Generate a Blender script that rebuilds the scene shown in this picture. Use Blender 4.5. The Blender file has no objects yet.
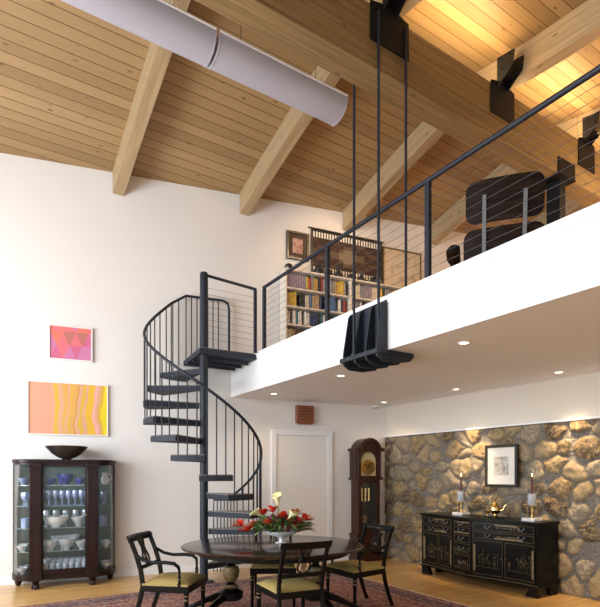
import bpy, bmesh, math, random
from math import sin, cos, pi, radians, sqrt, atan2, tan
from mathutils import Vector, Matrix, noise
random.seed(7)
scn = bpy.context.scene
C = scn.collection

# ------------------------------------------------------------------ materials
def mat(name, col=(.8,.8,.8), rough=.5, metal=0., spec=.5, emit=None, estr=0., noise_amt=0., nscale=8., bump=0., bscale=60., coat=0.):
    m = bpy.data.materials.new(name); m.use_nodes = True
    nt = m.node_tree; b = nt.nodes['Principled BSDF']
    b.inputs['Base Color'].default_value = (*col, 1); b.inputs['Roughness'].default_value = rough
    b.inputs['Metallic'].default_value = metal; b.inputs['Specular IOR Level'].default_value = spec
    b.inputs['Coat Weight'].default_value = coat
    if emit: b.inputs['Emission Color'].default_value = (*emit, 1); b.inputs['Emission Strength'].default_value = estr
    tc = nt.nodes.new('ShaderNodeTexCoord')
    if noise_amt:
        n = nt.nodes.new('ShaderNodeTexNoise'); n.inputs['Scale'].default_value = nscale; n.inputs['Detail'].default_value = 5
        nt.links.new(tc.outputs['Object'], n.inputs['Vector'])
        r = nt.nodes.new('ShaderNodeValToRGB')
        r.color_ramp.elements[0].position = .3; r.color_ramp.elements[1].position = .7
        r.color_ramp.elements[0].color = tuple(c*(1-noise_amt) for c in col)+(1,)
        r.color_ramp.elements[1].color = tuple(min(1, c*(1+noise_amt)) for c in col)+(1,)
        nt.links.new(n.outputs['Fac'], r.inputs['Fac']); nt.links.new(r.outputs['Color'], b.inputs['Base Color'])
    if bump:
        n = nt.nodes.new('ShaderNodeTexNoise'); n.inputs['Scale'].default_value = bscale
        nt.links.new(tc.outputs['Object'], n.inputs['Vector'])
        bp = nt.nodes.new('ShaderNodeBump'); bp.inputs['Strength'].default_value = bump; bp.inputs['Distance'].default_value = .01
        nt.links.new(n.outputs['Fac'], bp.inputs['Height']); nt.links.new(bp.outputs['Normal'], b.inputs['Normal'])
    return m

class NT:
    def __init__(s, name, rough=.5):
        s.m = bpy.data.materials.new(name); s.m.use_nodes = True; s.nt = s.m.node_tree
        s.b = s.nt.nodes['Principled BSDF']; s.b.inputs['Roughness'].default_value = rough
    def n(s, t, **kw):
        x = s.nt.nodes.new(t)
        for k, v in kw.items(): setattr(x, k, v)
        return x
    def l(s, a, b): s.nt.links.new(a, b)
    def math(s, op, a, b=None, c=None):
        x = s.n('ShaderNodeMath', operation=op)
        for i, v in enumerate((a, b, c)):
            if v is None: continue
            if isinstance(v, (int, float)): x.inputs[i].default_value = v
            else: s.l(v, x.inputs[i])
        return x.outputs[0]
    def ramp(s, fac, stops, interp='LINEAR'):
        r = s.n('ShaderNodeValToRGB'); cr = r.color_ramp; cr.interpolation = interp
        while len(cr.elements) < len(stops): cr.elements.new(.5)
        for e, (p, c) in zip(cr.elements, stops): e.position = p; e.color = (*c, 1)
        s.l(fac, r.inputs['Fac']); return r.outputs['Color']
    def mix(s, fac, a, b, mode='MIX'):
        x = s.n('ShaderNodeMix', data_type='RGBA', blend_type=mode)
        if isinstance(fac, (int, float)): x.inputs[0].default_value = fac
        else: s.l(fac, x.inputs[0])
        for i, v in ((6, a), (7, b)):
            if isinstance(v, tuple): x.inputs[i].default_value = (*v, 1)
            else: s.l(v, x.inputs[i])
        return x.outputs[2]

def plank_mat(name, stops, pitch, along, groove, knots=True, use_uv=True, rough=.5, board_len=0, gdark=(.12,.06,.02), coat=0., streak=.35):
    """planks running along U (axis 0), pitch along V"""
    s = NT(name, rough); s.b.inputs['Coat Weight'].default_value = coat; s.b.inputs['Coat Roughness'].default_value = .2
    tc = s.n('ShaderNodeTexCoord'); sep = s.n('ShaderNodeSeparateXYZ')
    s.l(tc.outputs['UV' if use_uv else 'Object'], sep.inputs[0])
    u, v = (sep.outputs[0], sep.outputs[1]) if along == 'X' else (sep.outputs[1], sep.outputs[0])
    vp = s.math('DIVIDE', v, pitch); idx = s.math('FLOOR', vp); fr = s.math('FRACT', vp)
    if board_len:
        off = s.math('MULTIPLY', s.math('FRACT', s.math('MULTIPLY', s.math('SINE', s.math('MULTIPLY', idx, 12.9898)), 43758.5)), board_len)
        up = s.math('DIVIDE', s.math('ADD', u, off), board_len); ui = s.math('FLOOR', up)
        key = s.math('ADD', s.math('MULTIPLY', idx, 7.13), s.math('MULTIPLY', ui, 3.77))
    else: key = idx
    wn = s.n('ShaderNodeTexWhiteNoise', noise_dimensions='1D'); s.l(key, wn.inputs['W'])
    cv = s.n('ShaderNodeCombineXYZ'); s.l(s.math('MULTIPLY', u, .9), cv.inputs[0]); s.l(s.math('MULTIPLY', v, 22.), cv.inputs[1]); s.l(s.math('MULTIPLY', key, 5.7), cv.inputs[2])
    g = s.n('ShaderNodeTexNoise'); g.inputs['Scale'].default_value = 1.6; g.inputs['Detail'].default_value = 6; s.l(cv.outputs[0], g.inputs['Vector'])
    f = s.math('ADD', s.math('MULTIPLY', wn.outputs['Value'], 1-streak), s.math('MULTIPLY', g.outputs['Fac'], streak))
    col = s.ramp(f, stops)
    if knots:
        cv2 = s.n('ShaderNodeCombineXYZ'); s.l(s.math('MULTIPLY', u, 3.1), cv2.inputs[0]); s.l(s.math('MULTIPLY', v, 7.), cv2.inputs[1])
        vo = s.n('ShaderNodeTexVoronoi'); vo.inputs['Scale'].default_value = 1.25; s.l(cv2.outputs[0], vo.inputs['Vector'])
        k = s.ramp(vo.outputs['Distance'], [(0, (1,1,1)), (.07, (1,1,1)), (.15, (0,0,0))])
        sc = s.n('ShaderNodeSeparateColor'); s.l(vo.outputs['Color'], sc.inputs[0])
        keep = s.math('GREATER_THAN', sc.outputs[0], .3)
        kk = s.n('ShaderNodeSeparateColor'); s.l(k, kk.inputs[0])
        col = s.mix(s.math('MULTIPLY', s.math('MULTIPLY', kk.outputs[0], keep), .85), col, (.16,.075,.025))
    e = s.math('MINIMUM', fr, s.math('SUBTRACT', 1., fr))
    gm = s.math('LESS_THAN', e, groove)
    if board_len:
        fu = s.math('FRACT', up); gm = s.math('MAXIMUM', gm, s.math('LESS_THAN', fu, .0025/board_len))
    col = s.mix(gm, col, gdark); s.l(col, s.b.inputs['Base Color'])
    bp = s.n('ShaderNodeBump'); bp.inputs['Strength'].default_value = .35; bp.inputs['Distance'].default_value = .01; bp.invert = True
    s.l(gm, bp.inputs['Height']); s.l(bp.outputs['Normal'], s.b.inputs['Normal'])
    return s.m

def grain_mat(name, a, b, c, axis='Y', scale=2.2, rough=.5, lam=0., coat=0., uv=False, spec=.3):
    """wood grain running along a chosen object axis, optional lamination lines"""
    s = NT(name, rough); s.b.inputs['Coat Weight'].default_value = coat
    tc = s.n('ShaderNodeTexCoord'); mp = s.n('ShaderNodeMapping')
    sc = {'X': (.5, 14, 14), 'Y': (14, .5, 14), 'Z': (14, 14, .5)}[axis]
    OC = tc.outputs['UV' if uv else 'Object']
    mp.inputs['Scale'].default_value = sc; s.l(OC, mp.inputs[0])
    n = s.n('ShaderNodeTexNoise'); n.inputs['Scale'].default_value = scale; n.inputs['Detail'].default_value = 7; n.inputs['Roughness'].default_value = .6
    s.l(mp.outputs[0], n.inputs['Vector'])
    col = s.ramp(n.outputs['Fac'], [(.28, a), (.5, b), (.72, c)])
    if lam:
        sep = s.n('ShaderNodeSeparateXYZ'); s.l(OC, sep.inputs[0])
        fz = s.math('FRACT', s.math('DIVIDE', sep.outputs[0 if uv else 2], lam))
        ln = s.math('LESS_THAN', fz, .05)
        col = s.mix(s.math('MULTIPLY', ln, .45), col, tuple(x*.5 for x in a))
        vo = s.n('ShaderNodeTexVoronoi'); vo.inputs['Scale'].default_value = 1.9
        mp2 = s.n('ShaderNodeMapping'); mp2.inputs['Scale'].default_value = {'X': (1, 3, 3), 'Y': (3, 1, 3), 'Z': (3, 3, 1)}[axis]
        s.l(OC, mp2.inputs[0]); s.l(mp2.outputs[0], vo.inputs['Vector'])
        k = s.math('LESS_THAN', vo.outputs['Distance'], .07)
        col = s.mix(s.math('MULTIPLY', k, .7), col, (.12,.07,.04))
    s.l(col, s.b.inputs['Base Color']); s.b.inputs['Specular IOR Level'].default_value = spec
    return s.m

def glass_mat(name, tint, fac, gloss=.12, rough=.03):
    """thin, partly clear glass: body colour over a see-through base"""
    m = bpy.data.materials.new(name); m.use_nodes = True; nt = m.node_tree; nt.nodes.clear()
    o = nt.nodes.new('ShaderNodeOutputMaterial'); t = nt.nodes.new('ShaderNodeBsdfTransparent'); d = nt.nodes.new('ShaderNodeBsdfPrincipled')
    d.inputs['Base Color'].default_value = (*tint, 1); d.inputs['Roughness'].default_value = rough; d.inputs['Specular IOR Level'].default_value = .8
    g = nt.nodes.new('ShaderNodeBsdfGlossy'); g.inputs['Roughness'].default_value = rough
    lw = nt.nodes.new('ShaderNodeLayerWeight'); lw.inputs['Blend'].default_value = .35 if fac > .1 else .12
    t.inputs['Color'].default_value = tuple(.86+.14*x for x in tint)+(1,)
    mx = nt.nodes.new('ShaderNodeMixShader'); mx.inputs[0].default_value = fac
    nt.links.new(t.outputs[0], mx.inputs[1]); nt.links.new(d.outputs[0], mx.inputs[2])
    mx2 = nt.nodes.new('ShaderNodeMixShader'); ma = nt.nodes.new('ShaderNodeMath'); ma.operation = 'MULTIPLY_ADD'
    ma.inputs[1].default_value = .5; ma.inputs[2].default_value = gloss
    nt.links.new(lw.outputs['Fresnel'], ma.inputs[0]); nt.links.new(ma.outputs[0], mx2.inputs[0])
    nt.links.new(mx.outputs[0], mx2.inputs[1]); nt.links.new(g.outputs[0], mx2.inputs[2]); nt.links.new(mx2.outputs[0], o.inputs[0])
    return m

M = {}
M['plaster'] = mat('plaster', (.80,.775,.75), .85, spec=.2, bump=.05, bscale=90)
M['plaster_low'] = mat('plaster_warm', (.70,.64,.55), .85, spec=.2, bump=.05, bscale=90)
M['soffit'] = mat('soffit_paint', (.87,.85,.86), .85, spec=.2, bump=.05, bscale=90)
M['trimwhite'] = mat('white_trim', (.86,.86,.87), .55)
M['door'] = mat('door_paint', (.82,.80,.77), .5)
M['boards'] = plank_mat('pine_boards', [(.15, (.265,.165,.072)), (.5, (.335,.215,.098)), (.85, (.41,.275,.135))], .14, 'X', .035, rough=.5)
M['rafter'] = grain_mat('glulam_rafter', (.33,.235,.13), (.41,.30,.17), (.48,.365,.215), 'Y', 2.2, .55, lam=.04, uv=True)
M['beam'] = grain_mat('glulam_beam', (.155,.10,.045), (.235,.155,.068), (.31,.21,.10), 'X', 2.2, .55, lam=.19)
M['floor'] = plank_mat('maple_floor', [(.1, (.58,.32,.10)), (.5, (.67,.39,.135)), (.9, (.75,.47,.18))], .06, 'X', .02, knots=False, use_uv=False, rough=.28, board_len=1.1, gdark=(.30,.15,.05), coat=.3, streak=.4)
M['steel'] = mat('blue_black_steel', (.019,.024,.036), .5, metal=.0, spec=.3, noise_amt=.15)
M['blacksteel'] = mat('black_steel', (.005,.005,.006), .6, spec=.25, noise_amt=.2)
M['cable'] = mat('cable_steel', (.10,.10,.11), .5, metal=.3)
M['tread'] = mat('tread_grey', (.030,.035,.048), .65, spec=.25, noise_amt=.12, nscale=20)
M['treadtop'] = mat('tread_carpet', (.17,.16,.15), .9, noise_amt=.2, nscale=80)
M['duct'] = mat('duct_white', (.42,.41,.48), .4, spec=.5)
M['mahog'] = grain_mat('dark_mahogany', (.007,.0025,.0025), (.015,.0045,.004), (.030,.009,.008), 'Z', 2.5, .35, coat=.05, spec=.25)
M['clockwood'] = grain_mat('clock_mahogany', (.022,.007,.005), (.045,.014,.008), (.08,.026,.013), 'Z', 2.5, .35, coat=.1)
M['tabletop'] = grain_mat('polished_table', (.010,.005,.004), (.020,.009,.006), (.038,.017,.010), 'X', 1.3, .16, coat=.12, spec=.3)
M['lacq'] = mat('black_lacquer', (.003,.003,.003), .32, spec=.2, coat=.03)
M['gold'] = mat('gold_leaf', (.60,.44,.17), .35, metal=.85)
M['golddull'] = mat('gilt_paint', (.17,.125,.055), .5, metal=.15, noise_amt=.4, nscale=40)
M['brass'] = mat('brass', (.75,.52,.20), .22, metal=1.)
M['seatgreen'] = mat('needlepoint_seat', (.36,.265,.085), .9, noise_amt=.12, nscale=60, bump=.3, bscale=300)
M['marble'] = mat('white_marble', (.75,.74,.74), .3, noise_amt=.08, nscale=12)
M['candle'] = mat('burgundy_wax', (.10,.010,.012), .45)
M['flame'] = mat('flame', (1,.6,.2), .5, emit=(1,.55,.18), estr=30)
M['lens'] = mat('lamp_lens', (1,.9,.7), .5, emit=(1,.82,.58), estr=4)
M['lensoff'] = mat('lamp_baffle', (.25,.21,.17), .6)
M['glass_clear'] = glass_mat('cut_glass_clear', (.82,.90,1.), .45, .22)
M['glass_blue'] = glass_mat('cut_glass_pale_blue', (.36,.54,.95), .5, .2)
M['cobalt'] = mat('cobalt_glass', (.035,.05,.30), .12, spec=.8, coat=.5)
M['pane'] = glass_mat('cabinet_glass', (.8,.9,.9), .02, .0, .01)
M['shelfglass'] = glass_mat('shelf_glass', (.55,.75,.72), .3, .15, .02)
M['mirror'] = mat('mirror_back', (.075,.10,.09), .2, metal=.5)
M['porcelain'] = mat('white_porcelain', (.78,.79,.80), .2, coat=.4)
M['bowlglaze'] = mat('dark_bowl', (.045,.04,.04), .3, metal=.5, noise_amt=.4, nscale=5)
M['whiteframe'] = mat('white_frame', (.83,.82,.80), .4)
M['blackframe'] = mat('black_frame', (.012,.011,.010), .35)
M['matboard'] = mat('mat_board', (.78,.74,.66), .9)
M['terracotta'] = mat('reddish_wood_box', (.24,.075,.03), .5, noise_amt=.25, nscale=9)
M['leather'] = mat('black_leather', (.005,.0045,.0045), 0.5, spec=.12, noise_amt=.2, bump=.15, bscale=80)
M['rosewood'] = grain_mat('rosewood_shell', (.008,.005,.004), (.018,.010,.007), (.045,.026,.015), 'X', 2.0, .5, spec=.12)
M['alu'] = mat('aluminium', (.22,.22,.23), .5, metal=.6)
M['shelfwhite'] = mat('shelf_paint', (.74,.68,.60), .6)
M['outside_green'] = mat('garden_ground', (.16,.22,.10), .9, noise_amt=.3, nscale=1)
M['silver'] = mat('silver_bowl', (.62,.62,.64), .2, metal=.9)
M['red'] = mat('anthurium_red', (.62,.035,.018), .35, noise_amt=.25, nscale=14)
M['burg'] = mat('burgundy_bloom', (.13,.008,.022), .6, noise_amt=.3, nscale=30)
M['cream'] = mat('calla_cream', (.80,.80,.42), .4)
M['greenleaf'] = mat('leaf_green', (.07,.17,.035), .5, noise_amt=.35, nscale=10)
M['palegreen'] = mat('leaf_pale_green', (.33,.45,.16), .5, noise_amt=.3, nscale=10)
M['black'] = mat('clock_interior', (.012,.010,.008), .5)
M['dial'] = mat('clock_dial', (.66,.56,.30), .45, metal=.1, noise_amt=.12, nscale=20)

# ------------------------------------------------------------------ mesh helpers
class MB:
    def __init__(s): s.v = []; s.f = []; s.mi = []; s.cur = 0
    def add(s, vs, fs):
        o = len(s.v); s.v += [tuple(v) for v in vs]; s.f += [tuple(o+i for i in f) for f in fs]; s.mi += [s.cur]*len(fs); return s
    def box(s, x0, x1, y0, y1, z0, z1, T=None):
        vs = [Vector((x, y, z)) for z in (z0, z1) for y in (y0, y1) for x in (x0, x1)]
        if T: vs = [T @ v for v in vs]
        return s.add(vs, [(0,2,3,1), (4,5,7,6), (0,1,5,4), (2,6,7,3), (0,4,6,2), (1,3,7,5)])
    def tube(s, pts, r, n=10, caps=True, r2=None, closed=False, flat=1.):
        pts = [Vector(p) for p in pts]; N = len(pts); rs = r if isinstance(r, (list, tuple)) else [r]*N
        t0 = (pts[1]-pts[0]).normalized(); up = Vector((0,0,1)) if abs(t0.z) < .9 else Vector((1,0,0))
        vs = []
        for i, p in enumerate(pts):
            if closed: t = (pts[(i+1) % N]-pts[i-1]).normalized()
            else: t = (pts[min(i+1, N-1)]-pts[max(i-1, 0)]).normalized()
            a = up - t*up.dot(t)
            if a.length < 1e-5: a = Vector((1,0,0)) - t*t.x
            a.normalize(); b = t.cross(a); up = a
            for k in range(n):
                th = 2*pi*k/n; vs.append(p + a*cos(th)*rs[i]*flat + b*sin(th)*rs[i])
        fs = []
        for i in range(N if closed else N-1):
            j = (i+1) % N
            for k in range(n): fs.append((i*n+k, i*n+(k+1) % n, j*n+(k+1) % n, j*n+k))
        if caps and not closed: fs += [tuple(reversed(range(n))), tuple((N-1)*n+k for k in range(n))]
        return s.add(vs, fs)
    def cyl(s, a, b, r, n=14, r2=None): return s.tube([a, b], [r, r if r2 is None else r2], n)
    def lathe(s, prof, c=(0,0,0), n=24, sx=1., sy=1.):
        c = Vector(c); vs = []; fs = []; m = len(prof)
        for k in range(n):
            th = 2*pi*k/n
            for r, z in prof: vs.append(c + Vector((r*cos(th)*sx, r*sin(th)*sy, z)))
        for k in range(n):
            k2 = (k+1) % n
            for i in range(m-1): fs.append((k*m+i, k2*m+i, k2*m+i+1, k*m+i+1))
        if prof[0][0] > 1e-4: fs.append(tuple(k*m for k in reversed(range(n))))
        if prof[-1][0] > 1e-4: fs.append(tuple(k*m+m-1 for k in range(n)))
        return s.add(vs, fs)
    def sphere(s, c, r, n=14, sc=(1,1,1)):
        prof = [(max(1e-5, sin(pi*i/(n//2))*r), -cos(pi*i/(n//2))*r*sc[2]) for i in range(n//2+1)]
        return s.lathe(prof, c, n, sc[0], sc[1])
    def prism(s, poly, z0, z1, T=None):
        """poly in xy, extruded in z; T maps to place"""
        n = len(poly); vs = [Vector((x, y, z0)) for x, y in poly]+[Vector((x, y, z1)) for x, y in poly]
        if T: vs = [T @ v for v in vs]
        return s.add(vs, [tuple(reversed(range(n))), tuple(range(n, 2*n))]+[(i, (i+1) % n, n+(i+1) % n, n+i) for i in range(n)])
    def build(s, name, m, parent=None, bevel=0., sharp=35, loc=None):
        me = bpy.data.meshes.new(name); me.from_pydata([tuple(v) for v in s.v], [], s.f)
        bm = bmesh.new(); bm.from_mesh(me); bmesh.ops.remove_doubles(bm, verts=bm.verts, dist=2e-5)
        bmesh.ops.recalc_face_normals(bm, faces=bm.faces); bm.to_mesh(me); bm.free()
        ms = m if isinstance(m, (list, tuple)) else [m]
        for x in ms: me.materials.append(x)
        if len(ms) > 1 and len(me.polygons) == len(s.mi): me.polygons.foreach_set('material_index', s.mi)
        me.polygons.foreach_set('use_smooth', [True]*len(me.polygons)); me.set_sharp_from_angle(angle=radians(sharp))
        o = bpy.data.objects.new(name, me); C.objects.link(o)
        if parent: o.parent = parent
        if loc: o.location = loc
        if bevel:
            bv = o.modifiers.new('bevel', 'BEVEL'); bv.width = bevel; bv.segments = 2; bv.limit_method = 'ANGLE'
        return o

def TX(axis):
    # maps prism local (x,y,z) : 'XZ' -> polygon in xz plane, extrude in y ; 'YZ' -> polygon in yz, extrude x
    if axis == 'XZ': return Matrix(((1,0,0,0), (0,0,1,0), (0,1,0,0), (0,0,0,1)))
    if axis == 'YZ': return Matrix(((0,0,1,0), (1,0,0,0), (0,1,0,0), (0,0,0,1)))
def tag(o, label, cat, group=None, kind=None):
    o['label'] = label; o['category'] = cat
    if group: o['group'] = group
    if kind: o['kind'] = kind
    return o
def thing(name, label, cat, loc=(0,0,0), rz=0., group=None):
    o = bpy.data.objects.new(name, None); C.objects.link(o); o.location = loc; o.rotation_euler = (0, 0, rz); o.empty_display_size = .1
    return tag(o, label, cat, group)
def struct(o): o['kind'] = 'structure'; return o
def dup(root, loc, rz=None, label=None, group=None, scale=None):
    r = root.copy(); C.objects.link(r); r.location = loc
    if rz is not None: r.rotation_euler = (0, 0, rz)
    if scale: r.scale = scale
    if label: r['label'] = label
    if group: r['group'] = group
    for ch in list(root.children):
        c = ch.copy(); C.objects.link(c); c.parent = r
        for g in list(ch.children): d = g.copy(); C.objects.link(d); d.parent = c
    return r
ORD = ['first','second','third','fourth','fifth','sixth','seventh','eighth','ninth','tenth','eleventh','twelfth','thirteenth','fourteenth','fifteenth','sixteenth','seventeenth','eighteenth','nineteenth','twentieth',
       'twenty-first','twenty-second','twenty-third','twenty-fourth','twenty-fifth','twenty-sixth','twenty-seventh','twenty-eighth','twenty-ninth','thirtieth']+['thirty-'+x for x in ('first','second','third','fourth','fifth','sixth','seventh','eighth','ninth')]+['fortieth']+['forty-'+x for x in ('first','second','third','fourth','fifth','sixth','seventh','eighth','ninth')]+['fiftieth']+['fifty-'+x for x in ('first','second','third','fourth','fifth','sixth','seventh','eighth','ninth')]+['sixtieth']

# ------------------------------------------------------------------ survey of the room
FPX, CX, HY, HC = 505., 300., 474.5, 1.45          # view geometry used to turn sightings into real positions
AZ = radians(57.4)
FW = Vector((cos(AZ), sin(AZ), 0)); RT = Vector((sin(AZ), -cos(AZ), 0))
def ray(px, py): return FW + RT*((px-CX)/FPX) + Vector((0, 0, (HY-py)/FPX))
def onz(px, py, z): d = ray(px, py); t = (z-HC)/d.z; return Vector((d.x*t, d.y*t, z))
def onx(px, py, x): d = ray(px, py); t = x/d.x; return Vector((x, d.y*t, HC+d.z*t))
WA = radians(9.9); WD = Vector((cos(WA), -sin(WA), 0)); WN = Vector((-sin(WA), -cos(WA), 0)); WDIST = 7.6
def wall_y(x): return (WDIST - sin(WA)*x)/cos(WA)
def onw(px, py, off=0.):
    d = ray(px, py); t = (WDIST-off)/(d.x*sin(WA)+d.y*cos(WA)); return Vector((d.x*t, d.y*t, HC+d.z*t))
PROF = [(-6.2,5.60),(-4,5.80),(-2,5.98),(0,6.14),(1.5,6.16),(2.6,6.23),(3.4,6.30),(3.8,6.37),(4.2,6.44),(4.6,6.42),(5.2,6.29),(5.8,6.145),(6.5,5.965),(7.2,5.775),(7.62,5.67),(8.6,5.39)]
def ceil_z(y):
    for (a, za), (b, zb) in zip(PROF, PROF[1:]):
        if a <= y <= b: return za+(zb-za)*(y-a)/(b-a)
    return PROF[0][1] if y < PROF[0][0] else PROF[-1][1]
XL, XE, YS = -3.6, 9.6, -5.0            # left wall, loft east wall, rear wall
XF, XS = 3.32, 6.02                     # fascia plane, stone face
ZS, ZF = 2.64, 3.14                     # soffit, loft floor

# ------------------------------------------------------------------ camera
cd = bpy.data.cameras.new('camera'); cam = bpy.data.objects.new('camera', cd); C.objects.link(cam)
cam.location = (0, 0, HC); cam.rotation_euler = (radians(90), 0, AZ-radians(90))
cd.sensor_fit = 'VERTICAL'; cd.sensor_height = 36; cd.sensor_width = 36; cd.lens = FPX/607*36; cd.shift_y = (HY-303.5)/607; cd.clip_end = 200
scn.camera = cam

# ------------------------------------------------------------------ shell
b = MB(); b.add([(XL-.2, YS-.2, 0), (XS+.3, YS-.2, 0), (XS+.3, wall_y(XS+.3)+.1, 0), (XL-.2, wall_y(XL-.2)+.1, 0), (XL-.2, YS-.2, -.1), (XS+.3, YS-.2, -.1), (XS+.3, wall_y(XS+.3)+.1, -.1), (XL-.2, wall_y(XL-.2)+.1, -.1)],
      [(0,1,2,3), (4,5,6,7), (0,1,5,4), (1,2,6,5), (2,3,7,6), (3,0,4,7)])
struct(b.build('floor', M['floor']))
# ceiling: boards follow a gentle ridge, UV = (x, distance along the slope)
ys = []; y = PROF[0][0]
while y < 8.55: ys.append(y); y += .1
ss = [0.]
for a, c in zip(ys, ys[1:]): ss.append(ss[-1]+sqrt((c-a)**2+(ceil_z(c)-ceil_z(a))**2))
me = bpy.data.meshes.new('ceiling'); n = len(ys); vs = []
for x in (XL-.2, XE+.2):
    vs += [(x, yy, ceil_z(yy)) for yy in ys]
for x in (XL-.2, XE+.2): vs += [(x, yy, ceil_z(yy)+.12) for yy in ys]
fs = [(i, i+1, n+i+1, n+i) for i in range(n-1)]+[(2*n+i, 3*n+i, 3*n+i+1, 2*n+i+1) for i in range(n-1)]+[(0, n, 3*n, 2*n), (n-1, 3*n-1, 4*n-1, 2*n-1)]
fs += [(i, 2*n+i, 2*n+i+1, i+1) for i in range(n-1)]+[(n+i, n+i+1, 3*n+i+1, 3*n+i) for i in range(n-1)]
me.from_pydata(vs, [], fs); uv = me.uv_layers.new(name='UVMap')
for lp in me.loops: uv.data[lp.index].uv = (vs[lp.vertex_index][0], ss[lp.vertex_index % n])
me.materials.append(M['boards']); me.polygons.foreach_set('use_smooth', [True]*len(me.polygons)); me.set_sharp_from_angle(angle=radians(30))
o = bpy.data.objects.new('ceiling', me); C.objects.link(o); struct(o)
# back wall, runs at a slight angle to the ceiling grid
def wallprofile(name, xa, xb, th, m, z0=0.):
    N = 24; xs = [xa+(xb-xa)*i/N for i in range(N+1)]
    fr = [(x, wall_y(x)) for x in xs]; bk = [(x+sin(WA)*th, wall_y(x)+cos(WA)*th) for x in xs]
    v = [(x, y, z0) for x, y in fr]+[(x, y, ceil_z(y)+.03) for x, y in fr]+[(x, y, z0) for x, y in bk]+[(x, y, ceil_z(y)+.03) for x, y in bk]
    k = N+1; f = []
    for i in range(N): f += [(i, i+1, k+i+1, k+i), (2*k+i, 3*k+i, 3*k+i+1, 2*k+i+1), (k+i, k+i+1, 3*k+i+1, 3*k+i), (i, 2*k+i, 2*k+i+1, i+1)]
    f += [(0, k, 3*k, 2*k), (N, 2*k+N, 3*k+N, k+N)]
    return struct(MB().add(v, f).build(name, m))
wallprofile('wall_back', XL-.2, XE+.2, .2, M['plaster'])
def wall_open(name, axis, pos, a0, a1, ztopf, holes, th, m):
    """wall with rectangular openings, built as one mesh of blocks; axis 'x': plane x=pos, runs in y"""
    mb = MB(); cuts = sorted(set([a0, a1]+[h[0] for h in holes]+[h[1] for h in holes]))
    for c0, c1 in zip(cuts, cuts[1:]):
        hs = [h for h in holes if h[0] <= c0+1e-6 and h[1] >= c1-1e-6]; segs = []
        z = 0
        for h in hs: segs.append((z, h[2])); z = h[3]
        segs.append((z, None))
        for z0, z1 in segs:
            nn = 1 if z1 is not None else max(1, int((c1-c0)/.5))
            for i in range(nn):
                d0 = c0+(c1-c0)*i/nn; d1 = c0+(c1-c0)*(i+1)/nn
                t0 = z1 if z1 is not None else ztopf(d0); t1 = z1 if z1 is not None else ztopf(d1)
                p0, p1 = (pos, pos+th)
                q = [(d0, z0), (d1, z0), (d1, t1), (d0, t0)]
                if axis == 'x': mb.prism(q, min(p0, p1), max(p0, p1), TX('YZ'))
                else: mb.prism(q, min(p0, p1), max(p0, p1), TX('XZ'))
    return struct(mb.build(name, m))
WIN_L = [(-3.6, -1.0, .3, 4.6), (.2, 3.2, .3, 4.6), (3.7, 6.7, .3, 4.6)]
wall_open('wall_left', 'x', XL, YS-.2, wall_y(XL)+.1, lambda y: ceil_z(y)+.03, WIN_L, -.2, M['plaster'])
WIN_R = [(-2.8, -.2, .3, 4.2), (.2, 2.8, .3, 4.2)]
wall_open('wall_rear', 'y', YS, XL-.2, XE+.2, lambda x: ceil_z(YS)+.03, WIN_R, -.2, M['plaster'])
wall_open('wall_loft', 'x', XE, YS-.2, wall_y(XE)+.1, lambda y: ceil_z(y)+.03, [], .2, M['plaster'])
# plaster above the stone
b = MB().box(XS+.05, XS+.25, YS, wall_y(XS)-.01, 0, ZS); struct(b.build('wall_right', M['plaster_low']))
# loft slab
b = MB(); yb0, yb1 = wall_y(XF), wall_y(XE)
b.prism([(XF, YS), (XE, YS), (XE, yb1), (XF, yb0)], ZS, ZF-.02); struct(b.build('ceiling_low', M['soffit']))
b = MB().prism([(XF+.02, YS), (XE, YS), (XE, yb1), (XF+.02, yb0)], ZF-.02, ZF); struct(b.build('floor_loft', M['floor']))
b = MB().box(XF-.02, XF, YS, yb0-.002, ZS-.0, ZF+.0); b.box(XF-.032, XF-.02, YS, yb0-.005, ZF-.055, ZF+.02); b.box(XF-.02, XF+.04, YS, yb0-.005, ZF, ZF+.02)
struct(b.build('trim_1', M['trimwhite']))
# window frames and panes
def window(i, axis, pos, h):
    a0, a1, z0, z1 = h; f = MB(); w = .07
    def bx(u0, u1, w0, w1):
        if axis == 'x': f.box(pos-.14, pos-.06, u0, u1, w0, w1)
        else: f.box(u0, u1, pos-.14, pos-.06, w0, w1)
    bx(a0, a1, z0, z0+w); bx(a0, a1, z1-w, z1); bx(a0, a0+w, z0+w, z1-w); bx(a1-w, a1, z0+w, z1-w); m_ = (a0+a1)/2; bx(m_-.03, m_+.03, z0+w, z1-w); bx(a0+w, m_-.03, 2.4, 2.46); bx(m_+.03, a1-w, 2.4, 2.46)
    o = struct(f.build('window_%d' % i, M['trimwhite'])); g = MB()
    if axis == 'x': g.box(pos-.104, pos-.098, a0+w, a1-w, z0+w, z1-w)
    else: g.box(a0+w, a1-w, pos-.104, pos-.098, z0+w, z1-w)
    g.build('pane', M['pane'], o)
for i, h in enumerate(WIN_L): window(i+1, 'x', XL, h)
for i, h in enumerate(WIN_R): window(i+4, 'y', YS, h)
# baseboards on the back wall
def bboard(name, xa, xb):
    T = Matrix.Translation((xa, wall_y(xa), 0)) @ Matrix.Rotation(-WA, 4, 'Z'); L = (xb-xa)/cos(WA)
    struct(MB().box(0, L, -.014, 0, 0, .09, T).build(name, M['trimwhite']))
dL = onw(276, 500); dR = onw(327, 500)
bboard('baseboard_back', XL, dL.x-.09); bboard('baseboard_back_corner', dR.x+.09, XS-.0)
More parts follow.
